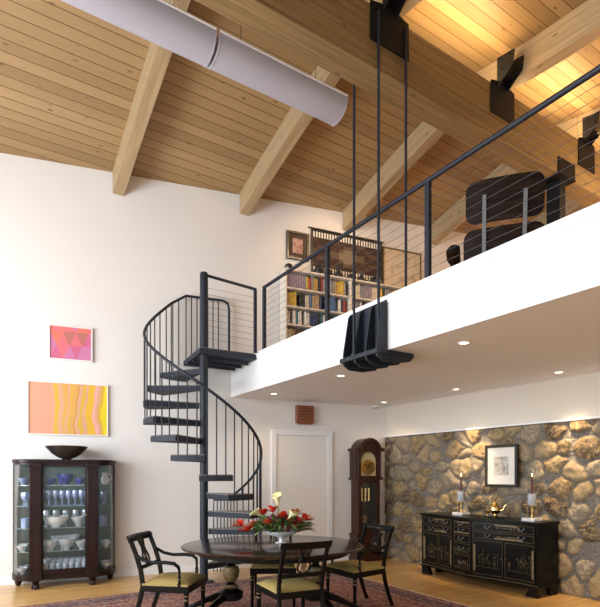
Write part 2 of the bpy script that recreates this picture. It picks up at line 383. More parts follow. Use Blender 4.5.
# door in the back wall
WR = -WA
T = Matrix.Translation((dL.x, wall_y(dL.x), 0)) @ Matrix.Rotation(WR, 4, 'Z'); dw = (dR-dL).to_2d().length; dh = 2.08
b = MB().box(.0, dw, -.018, -.002, 0.01, dh, T); door = struct(b.build('door_1', M['door']))
b = MB().box(-.085, -.003, -.035, 0, 0, dh+.085, T).box(dw+.003, dw+.085, -.035, 0, 0, dh+.085, T).box(-.003, dw+.003, -.035, 0, dh+.004, dh+.085, T)
b.build('door_frame', M['trimwhite'], door, bevel=.004)

# ------------------------------------------------------------------ stone wall
random.seed(11)
Y0, Y1, HT = -1.2, wall_y(XS)-.01, 2.095
cell = []
gy, gz = .29, .235
cols = int((Y1-Y0)/gy)+2; rows = int(HT/gz)+2
for r in range(-1, rows):
    for c in range(-1, cols):
        if random.random() < .04: continue
        sx = random.random()
        cell.append((Y0+(c+.5*(r % 2)+.5+random.uniform(-.32,.32))*gy, (r+.5+random.uniform(-.34,.34))*gz, random.random(), random.uniform(.72,1.3), random.uniform(-.6,.6), random.uniform(.68,1.15)))
buck = {}
for q in cell: buck.setdefault((int(q[0]//.4), int(q[1]//.4)), []).append(q)
def stone_h(y, z):
    wy = y+.05*noise.noise(Vector((y*4, z*4, 3.1)))+.018*noise.noise(Vector((y*14, z*14, .4))); wz = z+.05*noise.noise(Vector((y*4, z*4, 9.7)))+.018*noise.noise(Vector((y*14, z*14, 6.4)))
    bi, bj = int(wy//.4), int(wz//.4); d = []
    for i in (-1,0,1):
        for j in (-1,0,1):
            for q in buck.get((bi+i, bj+j), ()):
                dy, dz = wy-q[0], wz-q[1]; a = q[4]
                uy, uz = dy*cos(a)+dz*sin(a), -dy*sin(a)+dz*cos(a)
                d.append((sqrt((uy*q[5])**2+(uz*1.15)**2)/q[3], q))
    d.sort(key=lambda t: t[0]); e = d[1][0]-d[0][0]; q = d[0][1]
    e = min(e, (.172-d[0][0])*1.6)
    m = min(1., max(0., (e-.016)/.022)); h = m*m*(3-2*m)
    dome = sqrt(min(1., max(0., e)/.12))
    nz = noise.fractal(Vector((y*9+q[2]*50, z*9, q[2]*30)), 1., 2., 4)
    n2 = noise.fractal(Vector((y*28, z*28, 2.)), 1., 2., 3)
    return (1-h)*(-.004+.016*n2) + h*(.008+.045*dome+.018*nz*dome) , q[2], h
dy = .0155; ny = int((Y1-Y0)/dy); nz_ = int(HT/dy)
vs = []; colr = []; 
for i in range(ny+1):
    for j in range(nz_+1):
        y = Y0+(Y1-Y0)*i/ny; z = HT*j/nz_; h, rnd, mk = stone_h(y, z)
        if j == nz_: h = min(h, .01)
        h = min(h, .012+(Y1-y)*.9)
        vs.append((XS+.015-h, y, z)); colr.append((rnd, mk, 0, 1))
fs = [(i*(nz_+1)+j, (i+1)*(nz_+1)+j, (i+1)*(nz_+1)+j+1, i*(nz_+1)+j+1) for i in range(ny) for j in range(nz_)]
k0 = len(vs); vs += [(XS+.05, Y0, 0), (XS+.05, Y1, 0), (XS+.05, Y1, HT), (XS+.05, Y0, HT)]; colr += [(0,0,0,1)]*4
top = [i*(nz_+1)+nz_ for i in range(ny+1)]; fs.append(tuple(top)+(k0+2, k0+3)); fs.append((k0, k0+1, k0+2, k0+3)); 
fs.append(tuple(range(0, nz_+1))+(k0+3, k0)); 
me = bpy.data.meshes.new('wall_stone'); me.from_pydata(vs, [], fs)
ca = me.color_attributes.new('stone', 'FLOAT_COLOR', 'POINT')
for i, c in enumerate(colr): ca.data[i].color = c
me.polygons.foreach_set('use_smooth', [True]*len(me.polygons))
s = NT('field_stone', .75); at = s.n('ShaderNodeAttribute', attribute_name='stone'); sc = s.n('ShaderNodeSeparateColor'); s.l(at.outputs['Color'], sc.inputs[0])
tc = s.n('ShaderNodeTexCoord'); mp = s.n('ShaderNodeMapping'); s.l(tc.outputs['Object'], mp.inputs[0])
rot = s.n('ShaderNodeVectorRotate', rotation_type='X_AXIS'); s.l(tc.outputs['Object'], rot.inputs['Vector']); s.l(s.math('MULTIPLY', sc.outputs[0], 9.), rot.inputs['Angle'])
nn = s.n('ShaderNodeTexNoise'); nn.inputs['Scale'].default_value = 8; nn.inputs['Detail'].default_value = 8; nn.inputs['Roughness'].default_value = .65; nn.inputs['Distortion'].default_value = 2.2
mp.inputs['Scale'].default_value = (1, 1, 2.2); s.l(rot.outputs[0], mp.inputs[0]); s.l(mp.outputs[0], nn.inputs['Vector'])
f = s.math('ADD', s.math('MULTIPLY', sc.outputs[0], .42), s.math('MULTIPLY', nn.outputs['Fac'], .95))
stc = s.ramp(f, [(.36, (.03,.023,.017)), (.47, (.09,.062,.036)), (.57, (.22,.15,.07)), (.69, (.37,.27,.135)), (.82, (.17,.145,.115)), (.98, (.42,.33,.20))])
mo = s.n('ShaderNodeTexNoise'); mo.inputs['Scale'].default_value = 60; s.l(tc.outputs['Object'], mo.inputs['Vector'])
moc = s.ramp(mo.outputs['Fac'], [(.3, (.11,.095,.08)), (.7, (.27,.235,.19))])
s.l(s.mix(sc.outputs[1], moc, stc), s.b.inputs['Base Color'])
bp = s.n('ShaderNodeBump'); bp.inputs['Strength'].default_value = .6; bp.inputs['Distance'].default_value = .015; s.l(nn.outputs['Fac'], bp.inputs['Height']); s.l(bp.outputs['Normal'], s.b.inputs['Normal'])
me.materials.append(s.m); o = bpy.data.objects.new('wall_stone', me); C.objects.link(o); struct(o)
struct(MB().box(XS-.035, XS+.05, Y0, Y1, HT+.001, HT+.022).build('trim_2', M['trimwhite']))

# ------------------------------------------------------------------ timber
RX = [1.68, 3.50, 5.27, 7.02, 8.8, -.2, -2.0]
def rafter(x, y0, y1, w, d0, name, label, end_d=None):
    mb = MB(); N = 26; v = []; ysr = [y0+(y1-y0)*i/N for i in range(N+1)]
    for yy in ysr:
        zt = ceil_z(yy)-.002; dd = d0
        v += [(-w/2, yy, zt-dd), (w/2, yy, zt-dd), (w/2, yy, zt), (-w/2, yy, zt)]
    f = []
    for i in range(N):
        a = i*4; c = a+4
        for k in range(4): f.append((a+k, a+(k+1) % 4, c+(k+1) % 4, c+k))
    f += [(0,1,2,3), (N*4+3, N*4+2, N*4+1, N*4)]
    o = mb.add(v, f).build(name, M['rafter'], sharp=20); o.location = (x, 0, 0)
    uvl = o.data.uv_layers.new(name='UVMap')      # u across the face, v along the timber
    for pl in o.data.polygons:
        side = abs(pl.normal.x) > .5
        for li in pl.loop_indices:
            co = o.data.vertices[o.data.loops[li].vertex_index].co
            uvl.data[li].uv = ((ceil_z(co.y)-co.z) if side else co.x+.5, co.y)
    tag(o, label, 'rafter', 'sloping glulam rafters'); return o
far_l = ['laminated pine rafter meeting the white wall above the artworks', 'laminated pine rafter meeting the white wall above the spiral stair', 'laminated pine rafter meeting the wall above the woven hanging', 'laminated pine rafter reaching the loft wall behind the lounge chair', 'laminated pine rafter at the far right end of the loft ceiling', None, None]
near_l = [None, 'laminated rafter rising above the steel rods toward the camera', 'laminated rafter across the glowing upper right ceiling', 'laminated rafter joined to the beam above the loft steel column', 'laminated rafter at the rightmost end beyond the glowing ceiling', None, None]
for i, x in enumerate(RX[:5]):
    rafter(x, 3.79, wall_y(x)-.02, .15, .315, 'rafter', far_l[i])
    if near_l[i]: rafter(x, YS+.01, 3.785, .15, .335, 'rafter', near_l[i])
BZ0, BZ1, BY0, BY1 = 5.30, 5.89, 3.65, 3.92
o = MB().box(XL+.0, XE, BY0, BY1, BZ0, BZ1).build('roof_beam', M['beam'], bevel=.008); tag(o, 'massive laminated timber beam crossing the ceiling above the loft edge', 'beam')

def plate_bracket(x, xw, label, rods=False):
    t = thing('beam_bracket', label, 'bracket', (x, BY0, 5.55), 0, 'black steel brackets on the beam')
    m = M['blacksteel']; w = xw/2
    mb = MB().prism([(-w, 0), (w, 0), (w*.98, .36), (.07, .40), (.07, .50), (-.07, .50), (-.07, .40), (-w*.98, .36)], -.014, -.001, TX('XZ')); mb.build('face_plate', m, t)
    for sx in (-1, 1):
        x0 = sx*.078; xx = sorted((x0, x0+sx*.012))
        mb = MB().prism([(-.001, .34), (-.02, .34), (-.20, .47), (-.22, .62), (-.001, .66)], xx[0], xx[1], TX('YZ')); pl = mb.build('side_plate', m, t)
        for (yy, zz) in ((-.06,.50), (-.06,.60), (-.16,.52), (-.16,.60)): MB().cyl((x0+sx*.0125, yy, zz), (x0+sx*.024, yy, zz), .012, 8).build('bolt', M['blacksteel'], pl)
    MB().box(-.075, .075, -.12, -.016, .425, .46).build('seat_plate', m, t)
    return t
plate_bracket(3.36, .50, 'black steel bracket at the top of the hanging rods')
plate_bracket(5.10, .43, 'black steel bracket beside the glowing ceiling, right of the rods', True)
plate_bracket(6.90, .40, 'black steel bracket near the right edge above the steel column')
# steel column under the beam in the loft
t = thing('steel_column', 'black steel column standing in the loft under the timber beam', 'column', (6.42, 3.785, ZF))
MB().box(-.07, .07, -.09, .09, .012, BZ0-ZF-.014).build('shaft', M['blacksteel'], t, bevel=.004)
MB().box(-.12, .12, -.13, .13, 0, .012).build('base_plate', M['blacksteel'], t)
mb = MB().box(-.19, .19, -.16, .16, BZ0-ZF-.014, BZ0-ZF-.002).box(-.19, .19, -.15, -.137, BZ0-ZF-.002, BZ0-ZF+.2).box(-.19, .19, .137, .15, BZ0-ZF-.002, BZ0-ZF+.2); mb.build('saddle', M['blacksteel'], t)

# ------------------------------------------------------------------ steel hanger with cradle
t = thing('steel_hanger', 'black steel rods and ribbed cradle carrying the loft edge', 'hanger', (XF, 3.9, ZS-.03))
rodx = [(-.115, -.27), (.24, -.27), (-.155, .05), (.165, .05)]
for (x, y) in rodx:
    zb = -.0 if x < 0 else ZF-ZS+.03
    mb = MB().cyl((x, y, zb), (x, y, BZ1-.05-(ZS-.03) if y < -.1 else BZ0-(ZS-.03)+.3), .0135, 10)
    if y < -.1 and 0: pass
    mb.cyl((x, y, zb+.012), (x, y, zb+.04), .03, 8); mb.build('rod', M['steel'], t)
MB().box(-.17, .31, -.31, .27, -.016, .004+.024).build('cradle_plate', M['steel'], t, bevel=.003)
MB().box(-.036-.012, -.036, -.30, .26, .03, .50).build('back_plate', M['steel'], t)
for y in (-.29, -.13, .04, .22):
    mb = MB().prism([(-.05, .03), (-.16, .03), (-.16, .06), (-.09, .46), (-.05, .49)], y-.008, y+.008, TX('XZ')); mb.build('fin', M['steel'], t)
    mb = MB().prism([(-.16, -.016), (.30, -.016), (.27, -.05), (.10, -.085), (-.08, -.085), (-.15, -.045)], y-.012, y+.012, TX('XZ')); mb.build('under_fin', M['steel'], t)

# ------------------------------------------------------------------ white trough light under the ceiling
def trough(x0, x1, label):
    t = thing('light_trough', label, 'light fixture', ((x0+x1)/2, 4.4, 5.40), 0, 'white ceiling light troughs')
    L = x1-x0; prof = []
    prof = [(-.168, .03), (-.155, -.045), (-.10, -.105), (.0, -.13), (.085, -.115), (.15, -.055), (.168, .03)]
    prof = [(-.175, .055)]+prof+[(.175, .055), (.16, .055), (.158, .03), (.14, -.048), (.078, -.105), (.0, -.12), (-.094, -.095), (-.146, -.04), (-.158, .03), (-.16, .055)]
    MB().prism(prof, -L/2, L/2, TX('YZ')).build('body', M['duct'], t, sharp=42)
    for sy in (-1, 1): MB().tube([(-L/2, sy*.172, .055), (L/2, sy*.172, .055)], .011, 8).build('lip', M['trimwhite'], t)
    cap = [(-.175, .05), (-.172, .03), (-.159, -.047), (-.102, -.109), (.0, -.134), (.087, -.119), (.154, -.057), (.172, .03), (.175, .05)]
    for sx in (-1, 1): MB().prism(cap, sx*L/2-.008 if sx > 0 else -L/2-.006, sx*L/2+.006 if sx > 0 else -L/2+.008, TX('YZ')).build('end_cap', M['duct'], t)
    for fx in (-.3, .3):
        zc = ceil_z(4.4)-5.40; MB().cyl((fx*L, 0, -.10), (fx*L, 0, zc-.002), .004, 6).build('hanger_wire', M['cable'], t)
    return t
trough(-1.4, 1.81, 'white half-round ceiling light trough, the left-hand length')
trough(1.85, 3.30, 'white half-round ceiling light trough, the right-hand length ending at the rods')

# ------------------------------------------------------------------ cable railing on loft edge
XR = XF+.0
t = thing('cable_railing', 'dark steel railing with thin cables along the loft edge', 'railing', (XR, 6.1, ZF+.02))
RH = .86
posts = [(0, 0), (0, -1.48), (0, -2.985), (0, -4.5), (0, -6.0), (0, -7.5), (0, -9.0), (0,-10.5)]
for x, y in posts: MB().box(x-.018, x+.018, y-.025, y+.025, 0, RH-.02).build('post', M['steel'], t)
MB().tube([(0, -10.9, RH), (0, .02, RH)], .022, 12).build('top_rail', M['steel'], t)
for k in range(9):
    z = .085+.085*k; MB().cyl((0, -10.9, z), (0, 0, z), 0.0021, 6).build('cable', M['cable'], t)
# ------------------------------------------------------------------ spiral stair
PX, PY = 2.572, 6.42
back = atan2(FW.y, FW.x)            # direction straight away from the viewer
def dirc(deg): a = back-radians(deg); return Vector((cos(a), sin(a), 0))   # clockwise from 'away'
st = thing('spiral_stair', 'blue-black steel spiral staircase rising to the loft', 'staircase', (PX, PY, 0))
MB().cyl((0,0,0), (0,0,4.14), .055, 24).lathe([(.0001,4.17),(.045,4.165),(.058,4.14),(.058,4.135)], n=24).lathe([(.13,0),(.13,.015),(.06,.02)], n=24).build('centre_pole', M['steel'], st)
RISE = ZF/13; R = .768
def tz(k): return RISE*k
def cent(k): return 314-26*(12-k)
for k in range(1, 13):
    a0, a1 = cent(k)-15.5, cent(k)+15.5; z = tz(k); r0 = .06
    outer = [dirc(a0+(a1-a0)*i/6)*(R+.015) for i in range(7)]
    inn = [dirc(a1-8)*r0, dirc(a0+8)*r0]
    poly = [(p.x, p.y) for p in outer+inn]
    tr = MB().prism(poly, z-.080, z-.012).build('tread', M['tread'], st)
    def rib(pts): MB().tube(pts, .01, 4)
    po2 = [(p[0]*.985, p[1]*.985) for p in poly]
    MB().prism(po2, z-.012, z).build('tread_carpet', M['treadtop'], tr)
def railz(a): return .95+RISE*((a-cent(1))/26+1)+(max(0, a-250)/75)**2*.14
pts = []; a = 24
while a <= 312: pts.append(dirc(a)*R+Vector((0,0,railz(a)))); a += 4
# landing square
D = Vector((-.08, .55, 0)); LX1 = XF-.035-PX; LY0 = -.12
yA = wall_y(PX-.1)-PY-.04; yB = wall_y(XF)-PY-.04
lp = [(-.10, LY0+.02), (LX1, LY0-.03), (LX1, yB), (.0, yA-.02)]
top_pts = [Vector((.03, yA-.05, 4.09)), Vector((LX1-.14, yB-.03, 4.08)), Vector((LX1-.07, yB-.03, 4.05)), Vector((LX1-.05, yB-.03, 3.97)), Vector((LX1-.05, yB-.03, ZF-.02))]
MB().tube(pts+top_pts, .019, 10).build('handrail', M['steel'], st)
for k in range(1, 13):
    for f in (-.33, 0, .33):
        a = cent(k)+26*f
        if a < 26 or a > 316: continue
        p = dirc(a)*R; MB().cyl((p.x, p.y, tz(k)-.07 if f == 0 else tz(k)-.055), (p.x, p.y, min(4.08, railz(a))), .0085, 8).build('baluster', M['steel'], st)
for a_, f in ((312, 0), (312, .5)):
    p = pts[-1].lerp(top_pts[0], f); MB().cyl((p.x, p.y, tz(12)-.08 if f == 0 else ZF-.10), (p.x, p.y, p.z), .0085, 8).build('baluster', M['steel'], st)
for i in range(7):
    f = (i+.0)/7; p = top_pts[0].lerp(top_pts[1], f) if i else top_pts[0]
    MB().cyl((p.x, p.y, ZF-.06), (p.x, p.y, 4.075), .0085, 8).build('baluster', M['steel'], st)
# low guard behind the first steps
gp = [dirc(a_)*R+Vector((0,0,1.07)) for a_ in range(0, 25, 4)]
MB().tube(gp, .014, 8).build('guard_rail', M['steel'], st)
for a_ in range(0, 25, 4):
    p = dirc(a_)*R; MB().cyl((p.x, p.y, 0), (p.x, p.y, 1.07), .0085, 8).build('guard_bar', M['steel'], st)
def frame_landing():
    mb = MB().prism(lp, ZF-.085, ZF-.015); mb.build('landing', M['tread'], st)
    cx = sum(p[0] for p in lp)/4; cy = sum(p[1] for p in lp)/4
    l2 = [(cx+(x-cx)*.96, cy+(y-cy)*.96) for x, y in lp]
    MB().prism(l2, ZF-.015, ZF-.002).build('landing_carpet', M['treadtop'], st)
    for i in range(3):
        yy = LY0+.18+i*.22; MB().box(-.05, LX1-.02, yy, yy+.03, ZF-.13, ZF-.086).build('landing_joist', M['tread'], st)
frame_landing()
# short cable rail from pole to loft edge post
t = thing('landing_railing', 'short cable railing between the stair pole and the loft corner', 'railing', (PX, PY, ZF))
e = Vector((XF-PX-.03, -.18, 0))
MB().tube([(.055, -.01, .99), (e.x-.02, e.y, .88)], .02, 10).build('top_rail', M['steel'], t)
MB().box(e.x-.055, e.x-.02, e.y-.02, e.y+.02, -.002, .87).build('post', M['steel'], t)
for k in range(9): z = .085+.085*k; MB().cyl((.055, -.01, z+.06), (e.x-.04, e.y, z), 0.0021, 6).build('cable', M['cable'], t)

# ------------------------------------------------------------------ dining table
tc_ = Vector((2.53, 4.46, 0)); TR = -radians(90)+AZ       # long axis runs across the view
t = thing('dining_table', 'dark polished oval pedestal dining table on the red rug', 'table', (tc_.x, tc_.y, .014), TR)
def ell(a, b, n=64): return [(a*cos(2*pi*i/n), b*sin(2*pi*i/n)) for i in range(n)]
A_, B_ = .92, .80
mb = MB(); prof = [(.0001, .700), (.97, .700), (.985, .705), (1., .716), (1., .722), (.992, .728), (.97, .731), (.0001, .731)]
mb.lathe([(r, z) for r, z in prof], n=72, sx=A_, sy=B_); mb.build('tabletop', M['tabletop'], t)
mb = MB().prism(ell(A_*.82, B_*.80), .64, .70); mb.build('apron', M['lacq'], t)
for sx in (-1, 1):
    ped = MB().lathe([(.10,.64),(.10,.62),(.045,.60),(.035,.53),(.05,.51),(.075,.50),(.085,.46),(.075,.40),(.05,.355),(.035,.34),(.06,.325),(.075,.30),(.06,.285),(.10,.27),(.125,.25),(.125,.19),(.10,.17),(.05,.16),(.0001,.155)], (sx*.43, 0, 0), 24).build('pedestal', M['lacq'], t)
    MB().lathe([(.052,.512),(.078,.502),(.088,.46),(.078,.40),(.053,.357)], (sx*.43, 0, 0), 24).lathe([(.061,.327),(.078,.30),(.062,.283)], (sx*.43,0,0), 24).build('gilt_urn', M['golddull'], ped)
    for ang in (60, -60, 0) if sx > 0 else (120, 240, 180):
        a = radians(ang); d = Vector((cos(a), sin(a), 0)); base = Vector((sx*.43, 0, 0)); L = .42 if ang in (0, 180) else .46
        pts = [base+d*(.08+L*f)+Vector((0,0, .22-.16*sin(f*pi/2)+.045*sin(f*pi)*1. - .01*f)) for f in [i/8 for i in range(9)]]
        leg = MB().tube(pts, [.04,.038,.035,.032,.029,.026,.024,.023,.023], 10).build('leg', M['lacq'], t)
        e_ = pts[-1]; MB().lathe([(.014,0),(.026,.004),(.026,.03),(.012,.04)], (e_.x+d.x*.01, e_.y+d.y*.01, 0), 12).build('caster', M['brass'], leg)

# ------------------------------------------------------------------ chairs: black regency style, faces local +Y
def chair(label, arms, loc, rz, name='dining_chair'):
    t = thing(name, label, 'chair', loc, rz, 'black and gilt dining chairs'); m = M['lacq']
    W, DP, SH = .25, .23, .43
    seat = [(-W, DP), (W, DP), (W-.03, -DP), (-W+.03, -DP)]
    MB().prism([(x*1., y) for x, y in seat], SH-.065, SH-.005).build('seat_rail', m, t, bevel=.006)
    # cushion, domed
    mb = MB(); N = 10; vs = []; fs = []
    for i in range(N+1):
        for j in range(N+1):
            u, v = i/N*2-1, j/N*2-1; wx = (W-.012)*(1-.06*(1-(v+1)/2)*2*.5)
            edge = (1-abs(u)**4)*(1-abs(v)**4); vs.append((u*wx, v*(DP-.01), SH+.012+.04*edge**.6))
    for i in range(N):
        for j in range(N): a = i*(N+1)+j; fs.append((a, a+N+1, a+N+2, a+1))
    k = len(vs); vs += [(-W+.02, -DP+.01, SH-.005), (W-.02, -DP+.01, SH-.005), (W-.012, DP-.01, SH-.005), (-W+.012, DP-.01, SH-.005)]
    bot = [i*(N+1) for i in range(N+1)]; fs.append(tuple(bot)+(k+1, k)); tp = [i*(N+1)+N for i in range(N+1)]; fs.append(tuple(tp)+(k+2, k+3))
    fs.append(tuple(range(N+1))+(k+3, k)); fs.append(tuple(N*(N+1)+j for j in range(N+1))+(k+2, k+1))
    mb.add(vs, fs).build('seat', M['seatgreen'], t, sharp=50)
    # front legs turned, gilt ring
    for sx in (-1, 1):
        l = MB().lathe([(.012,0),(.016,.02),(.018,.18),(.021,.28),(.024,.30),(.018,.315),(.024,.33),(.024,.37)], (sx*(W-.025), DP-.03, 0), 14).build('leg', m, t)
        MB().lathe([(.0255,.296),(.0262,.303),(.0255,.31)], (sx*(W-.025), DP-.03, 0), 14).lathe([(.0255,.335),(.0262,.34),(.0255,.346)], (sx*(W-.025), DP-.03, 0), 14).build('gilt_ring', M['golddull'], l)
    # rear legs + stiles: one sabre curve each
    for sx in (-1, 1):
        x = sx*(W-.045)
        pts = [(x, -DP-.13, 0), (x, -DP-.075, .12), (x, -DP-.02, .28), (x, -DP+.008, .42), (x, -DP-.015, .56), (x, -DP-.06, .70), (x, -DP-.11, .82), (x, -DP-.13, .86)]
        mb = MB()
        sec = [(-.014, -.02), (.014, -.02), (.014, .02), (-.014, .02)]; vs = []; fs = []
        for p in pts:
            for s_ in sec: vs.append((p[0]+s_[0], p[1]+s_[1], p[2]))
        for i in range(len(pts)-1):
            for q in range(4): fs.append((i*4+q, i*4+(q+1) % 4, i*4+4+(q+1) % 4, i*4+4+q))
        fs += [(0,1,2,3), tuple(len(pts)*4-4+q for q in range(4))]
        mb.add(vs, fs).build('leg', m, t, bevel=.004, sharp=50)
    # top rail curved, scrolled back
    vs = []; fs = []; N = 14; sec = [(-.008, -.022), (.010, -.024), (.014, -.004), (.010, .020), (-.010, .040), (-.028, .040), (-.020, .018), (-.010, -.004)]
    for i in range(N+1):
        u = i/N*2-1; x = u*(W-.015); yb = -DP-.115-.028*(1-u*u)
        for (dy_, dz_) in sec: vs.append((x, yb+dy_, .83+dz_))
    K = len(sec)
    for i in range(N):
        for q in range(K): fs.append((i*K+q, i*K+(q+1) % K, (i+1)*K+(q+1) % K, (i+1)*K+q))
    fs += [tuple(range(K)), tuple(N*K+q for q in range(K))]
    tr = MB().add(vs, fs).build('top_rail', m, t, sharp=60)
    MB().box(-.12, .12, -DP-.131, -DP-.1288, .832, .836).box(-.12, .12, -DP-.131, -DP-.1288, .818, .821).build('gilt_line', M['golddull'], tr)
    # lower cross rail + lyre splat
    MB().box(-W+.055, W-.055, -DP-.045, -DP-.022, .555, .59).build('cross_rail', m, t, bevel=.004)
    sp = MB()
    def yz(z): return -DP-.033-(z-.57)*.34
    for u in (-1, 1):
        pp = [(u*x, yz(z), z) for x, z in ((.02,.59), (.055,.62), (.06,.66), (.035,.71), (.028,.745), (.05,.81))]; sp.tube(pp, .009, 8)
    for x in (-.018, .0, .018): sp.cyl((x, yz(.60), .60), (x, yz(.81), .81), .0045, 6)
    sp.build('splat', m, t)
    MB().lathe([(.0001,-.006),(.026,-.006),(.026,.006),(.0001,.006)], (0,0,0), 16, 1, 1).build('medallion', M['golddull'], t).matrix_local = Matrix.Translation((0, yz(.65)-.004, .65)) @ Matrix.Rotation(radians(90), 4, 'X')
    # seat stretcher ring
    if arms:
        for sx in (-1, 1):
            x = sx*(W-.03)
            ctrl = [(x, -DP-.055, .70), (x+sx*.008, -DP+.02, .655), (x+sx*.014, -DP+.12, .635), (x+sx*.018, -DP+.24, .640), (x+sx*.018, -DP+.32, .632), (x+sx*.014, -DP+.36, .60), (x+sx*.008, -DP+.365, .57)]
            arm = MB().tube(ctrl, [.015,.016,.016,.0175,.018,.016,.012], 10).build('arm', m, t, sharp=60)
            MB().lathe([(.014,.42),(.018,.44),(.012,.46),(.019,.49),(.014,.515),(.010,.53),(.013,.555),(.012,.575)], (x+sx*.008, -DP+.365, 0), 12).build('arm_post', m, arm)
            MB().lathe([(.0195,.484),(.0200,.49),(.0195,.496)], (x+sx*.008, -DP+.365, 0), 12).build('gilt_ring', M['golddull'], arm)
    return t
def cpos(lat, dep): p = FW*dep+RT*lat; return (p.x, p.y, .014)
def face(lat, dep):   # rotation so that local +Y points along (lat,dep) in view axes
    v = RT*lat+FW*dep; return atan2(v.y, v.x)-pi/2
chair('black and gilt armchair at the left end of the table', True, cpos(-1.19, 4.80), face(.97, -.14), 'dining_armchair')
chair('black and gilt armchair at the right end, before the tall clock', True, cpos(.60, 5.50), face(-.82, -.57), 'dining_armchair')
chair('black armless dining chair with its back to the camera', False, cpos(-.09, 4.58), face(-.42, .9))
chair('black dining chair across the table, half hidden behind the pedestal', False, cpos(-.30, 5.66), face(.05, -1))

# ------------------------------------------------------------------ rug
s = NT('oriental_rug', .95); tcn = s.n('ShaderNodeTexCoord'); sp = s.n('ShaderNodeSeparateXYZ'); s.l(tcn.outputs['Object'], sp.inputs[0])
RXH, RYH = 2.15, 1.70
vo = s.n('ShaderNodeTexVoronoi'); vo.inputs['Scale'].default_value = 9; s.l(tcn.outputs['Object'], vo.inputs['Vector'])
no = s.n('ShaderNodeTexNoise'); no.inputs['Scale'].default_value = 26; no.inputs['Detail'].default_value = 4; s.l(tcn.outputs['Object'], no.inputs['Vector'])
f1 = s.ramp(no.outputs['Fac'], [(.36, (.06,.045,.065)), (.44, (.27,.09,.07)), (.52, (.38,.19,.13)), (.58, (.48,.37,.27)), (.66, (.17,.06,.055))], 'CONSTANT')
f2 = s.ramp(vo.outputs['Distance'], [(0., (.42,.33,.24)), (.22, (.09,.06,.07)), (.34, (.30,.12,.085)), (.6, (.20,.07,.055))], 'CONSTANT')
ctr = s.mix(.5, f1, f2)
ax = s.math('SUBTRACT', RXH, s.math('ABSOLUTE', sp.outputs[0])); ay = s.math('SUBTRACT', RYH, s.math('ABSOLUTE', sp.outputs[1])); em = s.math('MINIMUM', ax, ay)
bd = s.ramp(s.math('DIVIDE', em, .5), [(0, (.05,.03,.03)), (.06, (.24,.06,.045)), (.14, (.38,.30,.22)), (.17, (.035,.03,.06)), (.62, (.36,.28,.2)), (.66, (.2,.04,.03)), (.78, (.05,.03,.04))], 'CONSTANT')
bb = s.mix(.5, bd, f1); isb = s.math('LESS_THAN', em, .42)
s.l(s.mix(isb, ctr, bb), s.b.inputs['Base Color'])
o = MB().box(-RXH, RXH, -RYH, RYH, 0, .012).build('area_rug', s.m); o.location = (2.35, 4.57, .001); tag(o, 'red patterned oriental rug under the dining table', 'rug')
fr = MB()
for sx in (-1, 1):
    for i in range(170):
        y = -RYH+.01+i*(2*RYH-.02)/169; fr.box(min(sx*RXH, sx*(RXH+.05)), max(sx*RXH, sx*(RXH+.05)), y-.004, y+.004, 0, .006)
fo = fr.build('fringe', M['matboard'], o); fo['kind'] = 'stuff'

# ------------------------------------------------------------------ flowers on table
def tpt(px, dep, z): p = FW*dep+RT*((px-CX)/FPX*dep); return Vector((p.x, p.y, z))
TZ = .746
vc = tpt(281, 5.2, TZ)
o = MB().lathe([(.0001,.0),(.055,0),(.058,.006),(.02,.016),(.016,.04),(.03,.055),(.10,.075),(.155,.10),(.17,.125),(.165,.128),(.15,.108),(.09,.084),(.0001,.07)], (0,0,0), 36).build('footed_bowl', M['porcelain']); o.location = vc
tag(o, 'low footed white bowl holding the flowers on the table', 'bowl')
base = vc+Vector((0,0,.10)); RTv, FWv = RT, FW
def calla(tip, label, s_=1.):
    """stem from the bowl with a flaring trumpet"""
    root = thing('calla_lily', label, 'flower', base, 0, 'cream calla lilies'); d = tip-base
    pts = [d*f+Vector((0,0,.02*sin(f*pi))) for f in (0,.25,.5,.75,1)]
    MB().tube(pts, .006, 8).build('stem', M['palegreen'], root)
    ax = (pts[-1]-pts[-2]).normalized(); a = ax.orthogonal().normalized(); b_ = ax.cross(a); vs = []; fs = []; N = 18; K = 7
    for i in range(K):
        f = i/(K-1); r = (.007+.036*f**1.8)*s_
        for k in range(N):
            th = 2*pi*k/N; lip = 1+.55*f*f*max(0, cos(th)); hgt = (.09*f+.045*f*f*max(0, cos(th)))*s_
            vs.append(pts[-1]+ax*hgt+(a*cos(th)+b_*sin(th))*r*lip)
    for i in range(K-1):
        for k in range(N): fs.append((i*N+k, i*N+(k+1) % N, (i+1)*N+(k+1) % N, (i+1)*N+k))
    o = MB().add(vs, fs).build('bloom', M['cream'], root, sharp=80); so = o.modifiers.new('thick', 'SOLIDIFY'); so.thickness = .003
    MB().tube([pts[-1]+ax*.01, pts[-1]+ax*.085*s_], .005, 8).build('spadix', M['gold'], root)
calla(tpt(278, 5.2, 1.13), 'tallest cream calla lily rising from the flower bowl', 1.05)
calla(tpt(264, 5.15, 1.02), 'cream calla lily leaning left above the red flowers', 1.1)
calla(tpt(289, 5.1, 1.01), 'shorter pale green-white calla lily leaning right of the tallest', 1.1)
